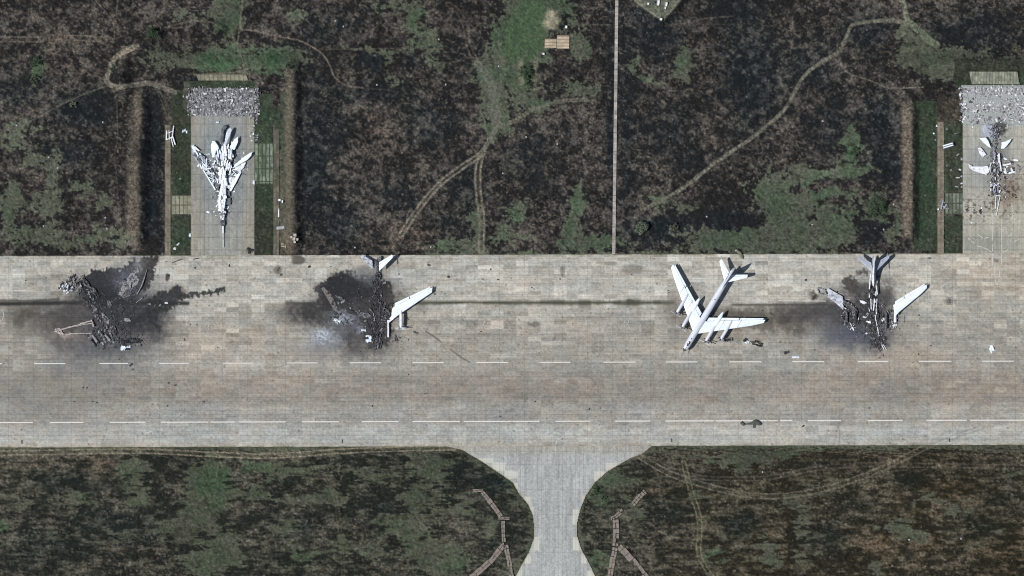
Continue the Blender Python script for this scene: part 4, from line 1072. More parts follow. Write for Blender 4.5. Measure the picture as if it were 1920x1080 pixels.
for p, q, w in (((102, 622, .6), (132, 613, .8), .7), ((132, 613, .8), (170, 602, .9), .6), ((116, 618, .5), (170, 606, .6), .3), ((104, 621, .6), (118, 626, .5), 1.1), ((118, 626, .5), (170, 625, .6), .45), ((172, 600, 1.2), (176, 612, .9), .6), ((112, 617, .5), (118, 627, .5), .8), ((104, 618, .5), (112, 616, .7), .9)):
    for _k in range(4):
        f0, f1 = _k / 4, (_k + 1.15) / 4; j_ = lambda: r1.uniform(-.7, .7)
        a_ = (p[0] + (q[0] - p[0]) * f0 + j_(), p[1] + (q[1] - p[1]) * f0 + j_(), p[2] + r1.uniform(-.2, .2)); b_ = (p[0] + (q[0] - p[0]) * f1 + j_(), p[1] + (q[1] - p[1]) * f1 + j_(), p[2] + r1.uniform(-.2, .2))
        pbar(mb, A, a_, b_, w * r1.uniform(.6, 1.2), .4, 0)
mb.build('wing_frame', mat('scorched_spar', (.40, .36, .35), .8, 0, .3, 1.1, col2=(.18, .17, .17), cut=(.48, .64)), A)
mb = MB()
for p, q, w in (((272, 518, .8), (266, 536, 1.2), .5), ((266, 536, 1.1), (257, 552, .7), .4), ((276, 505, .5), (271, 520, .8), .25), ((246, 530, .8), (244, 542, .8), .45), ((246, 528, .7), (252, 526, .6), .5), ((262, 563, .4), (268, 558, .6), .4), ((255, 568, .4), (262, 562, .5), .3)):
    pbar(mb, A, p, q, w, .4, 0)
mb.build('wing_spar', M_ASH, A)
plate('wing_skin', [(222, 552), (228, 538), (240, 520), (250, 505), (258, 500), (262, 508), (256, 524), (250, 540), (244, 556), (232, 558)], .35, M_ASH, A, .22, thick=.1, seed=33, holes=.42)
for i, (x, y, a) in enumerate(((180, 636, 40), (193, 628, 40), (204, 634, 35), (176, 645, 35))):
    rr_ = random.Random(40 + i); mb = MB(); ca, sa = math.cos(math.radians(a)), math.sin(math.radians(a))
    Mi = A.matrix_basis.inverted()
    mb.tube(Mi @ Vector(W(x - 8 * ca, y - 12 * sa, .7)), Mi @ Vector(W(x + 4 * ca, y + 8 * sa, .6)), .55, .65, 12)
    mb.build('engine', M_BURNT if i % 2 else M_ASH, A)
scatter('wreck_debris', [(210, 585, 50, 40, 4), (190, 635, 26, 12, 3, 20), (240, 545, 24, 20, 2.5), (165, 560, 30, 10, 2, 50), (135, 533, 20, 10, 2), (250, 640, 26, 8, 2), (300, 570, 34, 6, .4), (215, 650, 40, 8, .6)], 520,
        [M_CHAR, M_BURNT, M_ASH, M_RUB1], (7, 4, 1.2, .12), 51, smax=.85, smin=.12, flatten=.25)

def fused(root, blobs, seed, mats):
    """larger slumped, melted slabs of airframe lying in the soot"""
    r = random.Random(seed)
    for i, (x, y, L, w_, ang) in enumerate(blobs):
        ca, sa = math.cos(math.radians(ang)), math.sin(math.radians(ang)); P = []
        for k in range(11):
            t = 2 * math.pi * k / 11; q = r.uniform(.6, 1.15); u = L / 2 * q * math.cos(t); v = w_ / 2 * q * math.sin(t)
            P.append((x + u * ca - v * sa, y + u * sa + v * ca))
        plate('melted_panel', P, .45, mats[i % len(mats)], root, .35, thick=.2, seed=seed + i, holes=.30)
fused(A, [(160, 553, 26, 7, 55), (178, 578, 22, 8, 50), (198, 598, 26, 10, 55), (215, 618, 22, 8, 60), (228, 640, 20, 7, 50), (240, 548, 26, 14, -50), (256, 530, 22, 9, -60), (186, 622, 22, 9, 40), (225, 580, 24, 12, 10), (205, 570, 18, 9, 80), (238, 600, 16, 9, 20)], 2100, [M_CHAR, M_BURNT, M_ASH, M_CHAR])
# ---- wreck 2: tail and one wing left
B_ = empty('burnt_bomber_wreck', W(707.5, 660, .1), 0)
tag(B_, 'bomber wreck with white tailplanes and one white wing with propeller left, rest burnt to soot', 'aircraft wreck', 'large propeller bombers on the apron')
r2 = random.Random(12)
tailplane(B_, 1, M_WHITE, r2, z=4.6, t0=1.0); tailplane(B_, -1, M_SOOTW, r2, z=2.6, t0=2.2, jag=.4)
plate('fin', [(697, 486), (704, 489), (712, 480), (716, 482), (713, 497), (707, 510), (700, 502)], 1.6, M_DGREY, B_, .5, seed=61)
hull('tail_cone', 33.5, 43.5, lambda s: 1.3 - (s - 33) * .06, 1.2, [M_CHAR, M_DGREY], B_, 62, keep=.85, flat=1.0, amax=.5)
hull('fuselage_remains', 4, 34, lambda s: 1.5, .1, [M_CHAR, M_BURNT], B_, 63, keep=.42, flat=.4)
shards(B_, 'charred_skin', [(696, 525), (716, 525), (720, 600), (716, 652), (698, 655), (694, 600)], 120, 2.0, .5, 88, [M_CHAR, M_BURNT, M_ASH], (6, 4, 1.2), .5, 631, 25, .5)
shards(B_, 'wing_root_wreckage', [(714, 570), (742, 565), (738, 600), (716, 625)], 40, 1.9, .6, 60, [M_CHAR, M_BURNT, M_ASH], (5, 4, 1.5), .6, 632, 50, .5)
w = wing(B_, 1, 7.8, 24.8, M_WHITE, r2, jag=.9, dz=-.6)
piv = Vector((10.5, 20.0, 0)); w.rotation_euler.z = math.radians(-5.5); w.location = piv - Matrix.Rotation(math.radians(-5.5), 3, 'Z') @ piv
engine(B_, 1, 11.2, M_WHITE2, random.Random(5), 11.6, 20, 2.9, md=M_WHITE)
mb = MB()
for p, q, wd in (((728, 600, 1.3), (728, 632, .9), .75), ((738, 596, 1.6), (728, 604, 1.4), .9), ((731, 598, 1.5), (738, 590, 1.5), .6)): pbar(mb, B_, p, q, wd, .6)
mb.build('engine_frame', M_WHITE2, B_)
bars(B_, 'broken_frame', (((720, 577, .9), (728, 582, 1.2), .3), ((728, 582, 1.2), (732, 594, .8), .3), ((722, 573, .8), (718, 584, .7), .4), ((711, 640, .5), (716, 620, 1.0), .3), ((704, 640, .6), (704, 655, .4), .3), ((713, 655, .4), (716, 640, .7), .3), ((741, 628, .3), (745, 640, .5), .5)), M_BURNT, .3)
plate('wing_ash', [(602, 540), (607, 538), (622, 552), (630, 570), (636, 585), (628, 584), (615, 562)], .2, mat('brown_ash', (.17, .155, .15), .95, 0, .3, 1.6, col2=(.09, .085, .085), cut=(.45, .6)), B_, .15, thick=.05, seed=64, holes=.38)
scatter('wreck_debris', [(690, 600, 40, 50, 5), (640, 600, 26, 12, 2, 15), (708, 580, 14, 60, 3), (708, 640, 16, 16, 2), (650, 570, 40, 24, 2), (745, 635, 24, 10, .5)], 500,
        [M_CHAR, M_BURNT, M_ASH, M_RUB1], (9, 4, .9, .08), 65, smax=.8, smin=.12, flatten=.25)

fused(B_, [(708, 540, 26, 8, 90), (706, 565, 24, 9, 85), (709, 592, 26, 9, 92), (708, 618, 24, 8, 88), (709, 642, 20, 7, 90), (684, 590, 30, 12, 15), (660, 585, 30, 10, 25), (730, 600, 20, 10, 60), (640, 560, 26, 8, 30), (690, 610, 18, 9, 70), (670, 560, 22, 10, 0)], 2200, [M_CHAR, M_CHAR, M_BURNT])
# ---- wreck 3: grey tail and both outer wings left
C_ = empty('burnt_bomber_wreck', W(1635.5, 661, .1), 0)
tag(C_, 'bomber wreck with grey tail, upright fin and both outer wings left, nose burnt away', 'aircraft wreck', 'large propeller bombers on the apron')
r3 = random.Random(13)
tailplane(C_, 1, M_GREYT, r3, z=4.6); tailplane(C_, -1, M_GREYT, r3, z=4.6)
fin(C_, M_WHITE2, r3, top=9.5)
lathe('tail_fuselage', [(33.5, .9), (34.5, 1.1), (38, 1.05), (41, .85), (43.5, .6), (44.4, .4)], .2, lambda s: 3.2, M_GREYT, C_, n=18, jag=.8, r=r3)
hull('fuselage_remains', 15, 34, lambda s: 1.45, .2, [M_CHAR, M_BURNT], C_, 71, keep=.5, flat=.7, amax=.9)
hull('nose_remains', 2, 15, lambda s: 1.2, .1, [M_CHAR, M_CHAR], C_, 72, keep=.35, flat=.35)
bars(C_, 'broken_frame', (((1631, 513, 2.8), (1629, 542, 2.0), .5), ((1641, 532, 2.5), (1644, 552, 2.0), .5), ((1632, 560, 1.5), (1633, 580, 1.4), .45), ((1639, 560, 1.6), (1637, 582, 1.2), .55), ((1644, 560, .8), (1641, 600, .8), .35), ((1655, 645, .3), (1662, 656, .5), .25), ((1650, 640, .5), (1657, 655, .6), .35), ((1640, 590, .6), (1648, 630, .6), .4)), M_WHITE2, .35)
wing(C_, 1, 10.0, 25.2, M_WHITE, r3, jag=.9, dz=-.7)
wing(C_, -1, 13.6, 21.0, M_SOOTW, r3, jag=.8, jag1=.5, dz=-2.2, droop=.03, flaps=False)
mb = MB()
for p, q, wd in (((1532, 541, .9), (1535, 550, .8), .5), ((1532, 540, .9), (1539, 541, 1.0), .4), ((1535, 550, .8), (1543, 552, .9), .4), ((1545, 542, 1.0), (1550, 555, 1.0), .45), ((1541, 542, 1), (1560, 548, 1.1), .3)): pbar(mb, C_, p, q, wd, .4)
mb.build('wing_tip_frame', M_ASH, C_)
plate('torn_wing_panel', [(1577, 560), (1588, 564), (1600, 572), (1606, 580), (1603, 592), (1598, 584), (1590, 574), (1580, 572), (1578, 582), (1574, 572)], 1.2, M_BURNT, C_, .5, seed=73, holes=.36)
plate('torn_skin', [(1611, 562), (1620, 564), (1626, 568), (1620, 571), (1613, 567)], .8, M_WHITE2, C_, .3, seed=74)
shards(C_, 'wing_root_skin', [(1576, 560), (1606, 575), (1612, 612), (1590, 615), (1576, 600)], 60, 2.0, .5, 70, [M_BURNT, M_ASH, M_WHITE2, M_CHAR], (4, 3, 1.6, 4), .9, 731, 40, .7)
shards(C_, 'wing_root_skin', [(1652, 588), (1682, 572), (1684, 606), (1656, 622)], 40, 2.0, .5, 90, [M_BURNT, M_ASH, M_WHITE2, M_CHAR], (4, 3, 1.6, 4), .9, 732, 30, .7)
shards(C_, 'fuselage_skin', [(1629, 505), (1643, 505), (1646, 600), (1628, 600)], 60, 2.4, .45, 90, [M_BURNT, M_ASH, M_WHITE2, M_CHAR], (4, 2, 1.2, 4), 1.3, 733, 14, .7)
shards(C_, 'nose_skin', [(1636, 600), (1652, 600), (1660, 640), (1656, 658), (1638, 645)], 50, 2.2, .45, 70, [M_BURNT, M_ASH, M_CHAR], (4, 1, 6), .6, 734, 20, .7)
for x, y0, y1, m_ in ((1587, 584, 604, M_BURNT), (1604, 584, 608, M_CHAR), (1661, 586, 616, M_BURNT), (1678, 576, 604, M_WHITE2)):
    mb = MB(); Mi = C_.matrix_basis.inverted(); mb.tube(Mi @ Vector(W(x, y0, 1.4)), Mi @ Vector(W(x, y1, .9)), .5, .75, 14); e = mb.build('engine', m_, C_)
for x, y, a, m_ in ((1598, 613, 70, M_WHITE2), (1676, 610, 170, M_WHITE2), (1651, 616, 160, M_BURNT)):
    mb = MB(); 
    for k in range(3): pbar(mb, C_, (x - 6 * math.cos(math.radians(a + k * 60)), y - 6 * math.sin(math.radians(a + k * 60)), .5), (x + 7 * math.cos(math.radians(a + k * 60)), y + 7 * math.sin(math.radians(a + k * 60)), .6), .28 if k else .6, .2)
    mb.build('propeller', m_, C_)
scatter('wreck_debris', [(1636, 590, 22, 50, 4), (1596, 590, 24, 20, 3), (1665, 595, 22, 18, 2), (1648, 640, 12, 16, 2.5), (1570, 555, 30, 8, .8, 30), (1625, 620, 36, 16, 1)], 750,
        [M_CHAR, M_BURNT, M_ASH, M_WHITE2], (6, 4, 1, .3), 75, smax=.9, smin=.12, flatten=.3)

fused(C_, [(1636, 560, 22, 8, 90), (1637, 585, 24, 9, 88), (1640, 610, 24, 9, 80), (1648, 632, 20, 8, 70), (1615, 585, 16, 10, 30), (1655, 575, 16, 8, 120), (1596, 598, 20, 12, 80), (1670, 600, 18, 9, 90)], 2300, [M_CHAR, M_BURNT])
# ---- wreck 4: broken white swept-wing bomber on the left stand
D_ = empty('jet_bomber_wreck', W(419, 340, .1), 0)
tag(D_, 'broken white swept wing jet bomber on the left stand, nose boom pointing down', 'aircraft wreck', 'jet bombers on the stands')
PL = lambda *a, **k: plate(*a, **k)
PL('fin', [(423, 262), (425, 250), (429, 243), (433, 240), (436, 243), (433, 254), (428, 264), (425, 274), (421, 274)], 3.0, M_FUSE, D_, .2, seed=81)
PL('fin_fragment', [(415, 244), (419, 236), (425, 234), (426, 240), (421, 245), (419, 256), (418, 268), (414, 268)], 1.8, M_DGREY, D_, .3, seed=82)
PL('tailplane', [(396.5, 271), (399, 264.5), (404, 265), (409, 272), (412, 279), (406, 283), (403, 296), (399, 296), (397, 284)], 2.0, M_WHITE, D_, .15, seed=83)
PL('tailplane', [(431, 276), (437, 266), (443, 259), (447, 256), (447.5, 266), (444, 274), (441, 281), (434, 281)], 2.0, M_WHITE, D_, .15, seed=84)
RF = [(412, 278), (420, 274), (432, 275), (439, 284), (440, 296), (434, 306), (437, 318), (426, 322), (414, 316), (406, 300), (407, 286)]
PL('rear_fuselage', RF, .9, M_DGREY, D_, .4, seed=85, dome=.3)
shards(D_, 'engine_bay_skin', RF, 38, 3.8, .9, 90, [M_WHITE, M_DGREY, M_WHITE2], (6, 1, 2), 1.8, 851, 9)
shards(D_, 'engine_bay_skin', [(418, 276), (434, 278), (436, 300), (420, 304)], 12, 3.6, 1.1, 88, [M_WHITE], (1,), 2.4, 852, 6)
LW = [(360, 282), (364, 276), (370, 279), (375, 287), (382, 294), (390, 304), (394, 313), (392, 318), (378, 316), (370, 304), (363, 293)]
PL('wing', LW, .8, M_GREYT, D_, .3, seed=86, holes=.3)
shards(D_, 'torn_wing_skin', LW, 30, 3.2, .7, -54, [M_WHITE, M_WHITE2, M_DGREY], (5, 2, 1.5), 1.3, 861, 10, .4)
PL('wing', [(474, 285), (472, 292), (465, 300), (458, 304), (448, 310), (438, 316), (440, 309), (450, 301), (460, 293), (469, 287)], 1.8, M_WHITE, D_, .15, seed=87)
PL('wing_flap', [(442, 314), (452, 306), (462, 304), (458, 314), (450, 323), (444, 320)], 1.0, M_WHITE2, D_, .2, seed=88)
bars(D_, 'wing_leading_edge', (((381, 318, .9), (392, 336, .9), .55), ((392, 336, .9), (404, 356, .8), .6), ((383, 317, .9), (396, 316, .9), .5), ((449, 326, 1.0), (440, 344, 1.0), 1.0), ((440, 344, 1.0), (432, 358, .9), .9), ((390, 322, .6), (404, 332, .7), .3), ((388, 330, .6), (408, 342, .7), .3), ((433, 316, .8), (444, 328, .8), .3)), M_WHITE, .4)
CF = [(411, 318), (418, 314), (424, 320), (425, 332), (426, 345), (425, 360), (424, 380), (422, 392), (413, 394), (409, 378), (412, 360), (415, 345), (411, 330)]
PL('centre_fuselage', CF, 1.5, M_WHITE2, D_, .3, seed=89, dome=.5)
shards(D_, 'fuselage_skin', CF, 26, 3.6, 1.1, 90, [M_WHITE, M_WHITE2, M_DGREY], (7, 1.5, .8), 2.2, 891, 5, .4)
PL('wing_root', [(424, 336), (436, 330), (446, 326), (452, 318), (453, 324), (443, 342), (434, 357), (426, 352)], 1.0, M_WHITE2, D_, .3, seed=892, holes=.3)
PL('wing_root', [(392, 316), (411, 322), (414, 340), (410, 358), (403, 350), (404, 336)], .9, M_DGREY, D_, .4, seed=90, holes=.36)
shards(D_, 'wing_root_skin', [(384, 316), (411, 320), (414, 340), (410, 360), (403, 352)], 20, 2.2, .6, -50, [M_WHITE, M_WHITE2, M_DGREY], (3, 3, 3), 1.0, 901, 35, .5)
shards(D_, 'wing_root_skin', [(424, 318), (450, 308), (452, 324), (428, 340)], 16, 2.2, .6, 40, [M_WHITE, M_WHITE2, M_DGREY], (3, 3, 3), 1.0, 902, 35, .5)
for x0, y0, x1, y1 in ((425, 343, 433, 352), (425, 357, 432, 368), (426, 371, 433, 384), (405, 338, 411, 349)):
    PL('bay_cover', [(x0, y0), (x1, y0), (x1, y1), (x0, y1)], .9, M_DGREY, D_, .08, seed=int(x0 + y0))
PL('forward_fuselage', [(413, 392), (423, 389), (424, 400), (421, 411), (416, 411), (414, 402)], .9, M_DGREY, D_, .3, seed=91, dome=.4)
shards(D_, 'forward_skin', [(411, 388), (425, 388), (424, 402), (420, 412), (415, 412)], 26, 1.8, .7, 90, [M_WHITE, M_WHITE2, M_DGREY], (4, 2, 1.5), 1.5, 911, 25, .5)
PL('cockpit_section', [(414, 412), (422, 411), (423, 420), (420, 426), (416, 424), (413, 418)], 1.2, M_BURNT, D_, .35, seed=92, dome=.3)
mb = MB(); pbar(mb, D_, (418.5, 424, .9), (418.5, 437, .8), .7, .6); pbar(mb, D_, (418.5, 436, .8), (418.8, 464, .7), .26, .26); mb.build('nose_boom', M_WHITE2, D_)
scatter('wreck_debris', [(420, 300, 30, 26, 4), (418, 345, 18, 40, 4), (418, 395, 10, 20, 2), (380, 300, 16, 14, 1), (450, 315, 16, 10, 1), (405, 395, 20, 16, .6)], 480,
        [M_WHITE, M_DGREY, M_RUB2, M_WHITE2], (4, 2.5, 2, 3), 93, smax=.8, smin=.12)

# ---- wreck 5: burnt swept-wing bomber on the right stand
E_ = empty('jet_bomber_wreck', W(1864, 310, .1), 0)
tag(E_, 'burnt dark jet bomber with pale tail surfaces on the right stand', 'aircraft wreck', 'jet bombers on the stands')
PL('tailplane', [(1835, 259), (1848, 258), (1852, 264), (1858, 279), (1850, 274), (1843, 268)], 1.9, M_WHITE, E_, .12, seed=101)
PL('tailplane', [(1876, 279), (1877, 267), (1883, 266), (1896, 260), (1893, 266), (1885, 276), (1881, 279)], 1.9, M_WHITE, E_, .12, seed=102)
PL('wing', [(1815, 308), (1821, 309), (1822, 312), (1840, 312), (1852, 311), (1854, 318), (1850, 328), (1838, 325), (1824, 320), (1817, 315)], 1.1, M_WHITE2, E_, .12, seed=103)
PL('nacelle_skin', [(1841, 236), (1852, 232), (1860, 238), (1862, 250), (1856, 258), (1844, 256), (1838, 248)], .9, M_GREYT, E_, .3, seed=104)
PL('engine_cowling', [(1833, 278), (1838, 276), (1845, 284), (1849, 290), (1842, 296), (1836, 288)], 1.0, M_WHITE2, E_, .3, seed=105, holes=.3)
hull('tail_remains', 8, 19, lambda s: 1.3, .6, [M_BURNT, M_GREYT], E_, 106, keep=.55, flat=.7)
shards(E_, 'engine_skin', [(1852, 236), (1866, 236), (1874, 252), (1870, 262), (1858, 260)], 34, 2.4, .7, 60, [M_GREYT, M_DGREY, M_WHITE2], (4, 3, 1), .8, 1062, 40, .6)
shards(E_, 'torn_skin', [(1856, 285), (1872, 285), (1876, 330), (1874, 360), (1858, 360), (1855, 320)], 40, 2.2, .6, 85, [M_GREYT, M_WHITE2, M_CHAR], (4, 3, 2), 1.2, 1061, 30, .6)
hull('fuselage_remains', -14, 8, lambda s: 1.45, .2, [M_BURNT, M_GREYT], E_, 107, keep=.5, flat=.5)
bars(E_, 'broken_frame', (((1872, 288, 1.4), (1873, 305, 1.2), .8), ((1874, 304, 1), (1877, 322, .9), .6), ((1858, 305, 1), (1853, 322, 1), .4), ((1858, 345, .7), (1857, 358, .6), .6), ((1867, 368, .5), (1866, 392, .4), .35), ((1875, 366, .5), (1870, 392, .4), .35), ((1867, 367, .5), (1875, 366, .5), .3), ((1870, 392, .4), (1868, 404, .4), .3), ((1853, 322, 1), (1848, 328, .6), .5)), M_WHITE2, .4)
for p, q, m_ in (((1880, 310, .6), (1895, 307, .5), M_WHITE2), ((1882, 303, .5), (1893, 303, .5), M_ASH), ((1890, 325, .4), (1902, 322, .5), M_WHITE), ((1900, 300, .5), (1909, 301, .5), M_WHITE), ((1887, 338, .4), (1898, 332, .4), M_ASH), ((1908, 316, .4), (1922, 312, .4), M_ASH), ((1884, 315, .6), (1886, 326, .5), M_WHITE2), ((1895, 315, .6), (1899, 323, .5), M_WHITE2)):
    mb = MB(); pbar(mb, E_, p, q, .75, .4); mb.build('wing_fragment', m_, E_)
scatter('wreck_debris', [(1866, 310, 16, 50, 4), (1890, 318, 22, 16, 2.5), (1866, 360, 18, 16, 1.5), (1870, 245, 14, 10, 1.5), (1890, 355, 26, 30, 1.2), (1820, 395, 20, 14, .4), (1840, 400, 40, 16, .6)], 620,
        [M_CHAR, M_BURNT, M_ASH, M_WHITE], (3, 4, 4, 1.5), 108, smax=.8, smin=.12)

# ------------------------------------------------------------------ strewn rubble at the head of each stand
_gx, _gy = np.meshgrid(np.arange(256.), np.arange(256.)); rubn = np.clip((fbm(_gx, _gy, 9, 6, 3, 991, .6) - .28) * 2.6, .12, 1)
def rubble(name, x0, y0, x1, y1, n, seed, wt, rows=0):
    r = random.Random(seed); mb = MB(); mats = [M_RUB1, M_RUB2, M_RUB3, M_WHITE2]
    for _ in range(n):
        x = r.uniform(x0 - 3, x1 + 2) + r.gauss(0, 1.2); y = y0 + (y1 - y0) * r.random() ** 1.1 + r.gauss(0, 1.5)
        dn = float(rubn[int(y) % 256, int(x) % 256])
        if r.random() > dn: continue
        if rows and r.random() < .55: y = r.choice((y0 + 6, y0 + 12, y0 + 38, y0 + 46, y0 + 62)) + r.uniform(-4, 4)
        s = .2 + .7 * r.random() ** 2.2; h = s * r.uniform(.25, .7); k = r.random(); mi = r.choices(range(4), wt)[0]
        c = W(x, y, .08 + h / 2)
        if k < .3:
            mb.tube((c[0], c[1], .08), (c[0], c[1], .08 + h * .6), s * .6, s * .6, 8, mi)
        else: mb.box(c, (s * r.uniform(.8, 2), s * r.uniform(.5, 1.1), h), rz=r.choice((0, 1.57)) + r.uniform(-.5, .5), rx=r.uniform(-.3, .3), mi=mi, jit=.3, r=r)
    return tag(mb.build(name, mats), kind='stuff')
rubble('rubble_field', 356, 166, 484, 218, 2900, 201, (4, 5, 3, .45))
rubble('rubble_field', 1803, 161, 1930, 238, 3000, 202, (8, 3.5, 1.0, 2.0), rows=1)

# ------------------------------------------------------------------ small things
def gz(px, py):
    X = np.array([float(px)]); Y = np.array([float(py)])
    on = (top_edge(px) < py < bot_edge(px)) or (PADL[0] < px < PADL[2] and PADL[1] < py < 480) or (PADR[0] < px and PADR[1] < py < 480)
    if on: return .10
    return float(height(X, Y)[0] + relief(X, Y)[0]) - .03
def chunk(name, px, py, sx, sy, h, ang, m, label, cat='debris', group=None, seed=0, parts=1):
    """a torn piece of wreck skin lying on the ground: bent plate with a rib"""
    r = random.Random(seed + int(px * 7 + py)); z = gz(px, py); o = empty(name, W(px, py, z), math.radians(-ang)) if parts > 1 else None
    def piece(sx, sy, ox, oy):
        mb = MB(); n = 5; V = []; F = []
        for j in range(n + 1):
            for i in range(3):
                u = -sx / 2 + sx * j / n; v = (i - 1) * sy / 2 * r.uniform(.6, 1.1)
                V.append((u + ox, v + oy, .05 + h * (1 - abs(i - 1)) * r.uniform(.7, 1.1) + h * .2 * r.random()))
        k = len(V); V += [(a, b, 0.0) for a, b, c in V]
        for j in range(n):
            for i in range(2):
                a = j * 3 + i; F += [(a, a + 3, a + 4, a + 1), (k + a, k + a + 1, k + a + 4, k + a + 3)]
        rim = [(j * 3) for j in range(n + 1)] + [n * 3 + 1] + [j * 3 + 2 for j in range(n, -1, -1)] + [1]
        for a, b in zip(rim, rim[1:] + rim[:1]): F.append((a, k + a, k + b, b))
        mb.add(V, F); return mb
    if parts == 1:
        ob = piece(sx, sy, 0, 0).build(name, m); ob.location = W(px, py, z); ob.rotation_euler = (0, 0, math.radians(-ang))
        return tag(ob, label, cat, group)
    for p in range(parts):
        a = 2 * math.pi * p / parts + r.random(); kk = .55 if parts > 5 else 1
        q = piece(sx * r.uniform(.45, .8) * kk, sy * r.uniform(.5, .9) * kk, math.cos(a) * sx * r.uniform(.2, .5), math.sin(a) * sy * .4)
        q.build('torn_panel', m if not isinstance(m, list) else m[p % len(m)], o)
    return tag(o, label, cat, group)
# dark scraps strewn over the concrete
DK = [(316,517,4,6),(330,490,14,1.6,-20),(338,487,9,1.6,-15),(368,485,12,1.6,-10),(312,490,2,2),(366,502,3,5),(430,498,2,6),(86,521,3,2),(48,526,2,3),(156,727,2,3),(163,727,2.5,4),(174,753,2,3),(182,755,2,3),(139,753,2,3),
      (316,718,3,5),(329,722,4,3),(382,753,4,4),(314,761,2,4),(246,684,8,4,-40),(249,693,5,3,-30),(154,664,2,2),(357,608,2,2),(369,609,2,2),(346,637,2,6),(41,828,0,0),(408,652,2,2),(223,674,2,3),(40,806,4,2),
      (522,505,8,4,-60),(527,515,5,5),(580,500,4,6,60),(620,500,2,2),(804,497,6,5,20),(841,519,5,4,40),(745,491,2,10),(748,514,2,3),(920,505,2,3),(934,524,4,3),(1184,515,3,2),(997,539,2,2),
      (780,624,9,4,20),(777,622,5,2),(742,636,4,10),(815,551,3,4),(765,598,6,2,40),(902,622,3,2),(766,702,2,3),(798,738,6,2,-20),(698,761,2,4),(938,781,2,4,60),(1003,753,2,5,60),(1105,767,2,4,60),
      (1245,645,4,2),(1463,641,4,2,-40),(1527,656,3,2),(1649,671,4,3),(1745,648,3,2),(1722,664,3,3),(1723,591,3,3),(1720,611,2,2),(1511,525,4,4),(1743,484,5,3),(1630,765,2,3),(1506,799,5,3,-30),(1254,549,2,2),(1253,545,2,2),
      (1475,661,10,6,-20),(1448,590,12,5,30),(640,520,3,3),(985,752,2,2),(1050,523,2,3),(1430,582,3,3)]
for i, d_ in enumerate(DK):
    if d_[2] == 0: continue
    x, y, sx, sy = d_[:4]; an = d_[4] if len(d_) > 4 else 0
    chunk('scrap_fragment', x, y, max(.6, sx * S), max(.5, sy * S), .18, an, M_DKGREEN if i % 3 else M_CHAR, 'small dark scrap lying loose on the open concrete apron', 'scrap', 'dark scraps strewn over the apron', seed=i)
# pale pieces, each its own
def cyl_thing(name, x, y, L, rad, ang, m, label, cat, ends=None, group=None, saddles=True):
    z = gz(x, y); o = empty(name, W(x, y, z), math.radians(-ang))
    mb = MB(); mb.tube((-L / 2, 0, rad + .15), (L / 2, 0, rad + .15), rad, rad, 16); mb.build('tank_shell', m, o, False)
    for s_ in (-1, 1):
        mb = MB(); mb.tube((s_ * L / 2, 0, rad + .15), (s_ * (L / 2 + .25), 0, rad + .15), rad * .97, rad * .6, 16); mb.build('end_cap', ends or m, o)
        if saddles:
            mb = MB(); mb.box((s_ * L * .3, 0, .15), (.3, rad * 1.6, .3)); mb.build('saddle', M_RUB2, o)
    return tag(o, label, cat, group)
cyl_thing('storage_tank', 526.5, 427, 3.6, .8, -8, M_RUB1, 'grey horizontal storage tank beside the path right of the left stand', 'tank', M_RUB2)
o = empty('long_crate', W(1777, 273, gz(1777, 273)), math.radians(17))
mb = MB(); mb.box((0, 0, .55), (4.6, 1.6, .9)); mb.build('crate_body', M_RUB2, o)
for s_ in (-1, 1):
    mb = MB(); mb.tube((-2.4, s_ * .5, 1.15), (2.4, s_ * .5, 1.15), .3, .3, 10); mb.build('white_tube', M_WHITE, o)
mb = MB(); mb.box((2.55, 0, .75), (.35, 1.8, 1.4)); mb.build('end_plate', M_RUB3, o)
tag(o, 'pair of long white tubes on a crate beside the path left of the right stand', 'crate')
def crate(x, y, sx, sy, h, ang, label, m=M_WOOD, group=None, name='wooden_crate'):
    o = empty(name, W(x, y, gz(x, y)), math.radians(-ang))
    mb = MB(); mb.box((0, 0, h / 2), (sx, sy, h)); mb.build('crate_body', m, o)
    mb = MB()
    for s_ in (-1, 1): mb.box((s_ * sx * .42, 0, h + .03), (sx * .08, sy * 1.02, .06)); mb.box((0, s_ * sy * .42, h + .035), (sx * .74, sy * .08, .05))
    mb.build('battens', M_RUB1, o)
    return tag(o, label, 'crate', group)
for i, (x, y, sx, sy, h, an) in enumerate(((554, 441, 1.4, 1.3, 1.1, 5), (552, 448, 1.3, 1.6, .9, 12), (547, 445, 1.2, 1.0, .8, 0), (558, 449, 1.0, 1.2, .9, 20), (553, 454, 1.2, 1.0, .7, 0))):
    crate(x, y, sx, sy, h, an, 'pale wooden crate in the heap beside the bank right of the left stand', M_WOOD, 'crates heaped beside the bank')
mb = MB()
for k in range(5): mb.bar(W(529 + k * 3, 455, .3), W(529 + k * 3, 463, .3), .25)
for k in range(3): mb.bar(W(527, 456 + k * 3, .45), W(545, 456 + k * 3, .45), .2)
mb.bar(W(536, 450, .6), W(536, 466, .6), .3); tag(mb.build('timber_frame', M_WOOD), 'low timber lattice lying below the heap of crates', 'frame')
for x, y, L, an, lb in ((522.5, 399, 4.0, 90, 'long white plank lying beside the path, above the storage tank'), (515.5, 398, 4.6, 90, 'pale plank lying on the right edge path, left of the long white plank')):
    mb = MB(); mb.box((0, 0, .25), (L, .5, .35)); mb.box((-L * .4, 0, .1), (.3, .8, .2)); mb.box((L * .4, 0, .1), (.3, .8, .2))
    o = mb.build('plank', M_WHITE2); o.location = W(x, y, gz(x, y)); o.rotation_euler.z = math.radians(an); tag(o, lb, 'plank')
crate(524, 375, 1.2, 1.0, .9, 0, 'white box beside the path, upper one near the white plank', M_WHITE, name='white_box'); crate(530, 378, .7, 1.3, 1.6, 0, 'tall narrow white box right of the other white box by the path', M_WHITE, name='white_box')
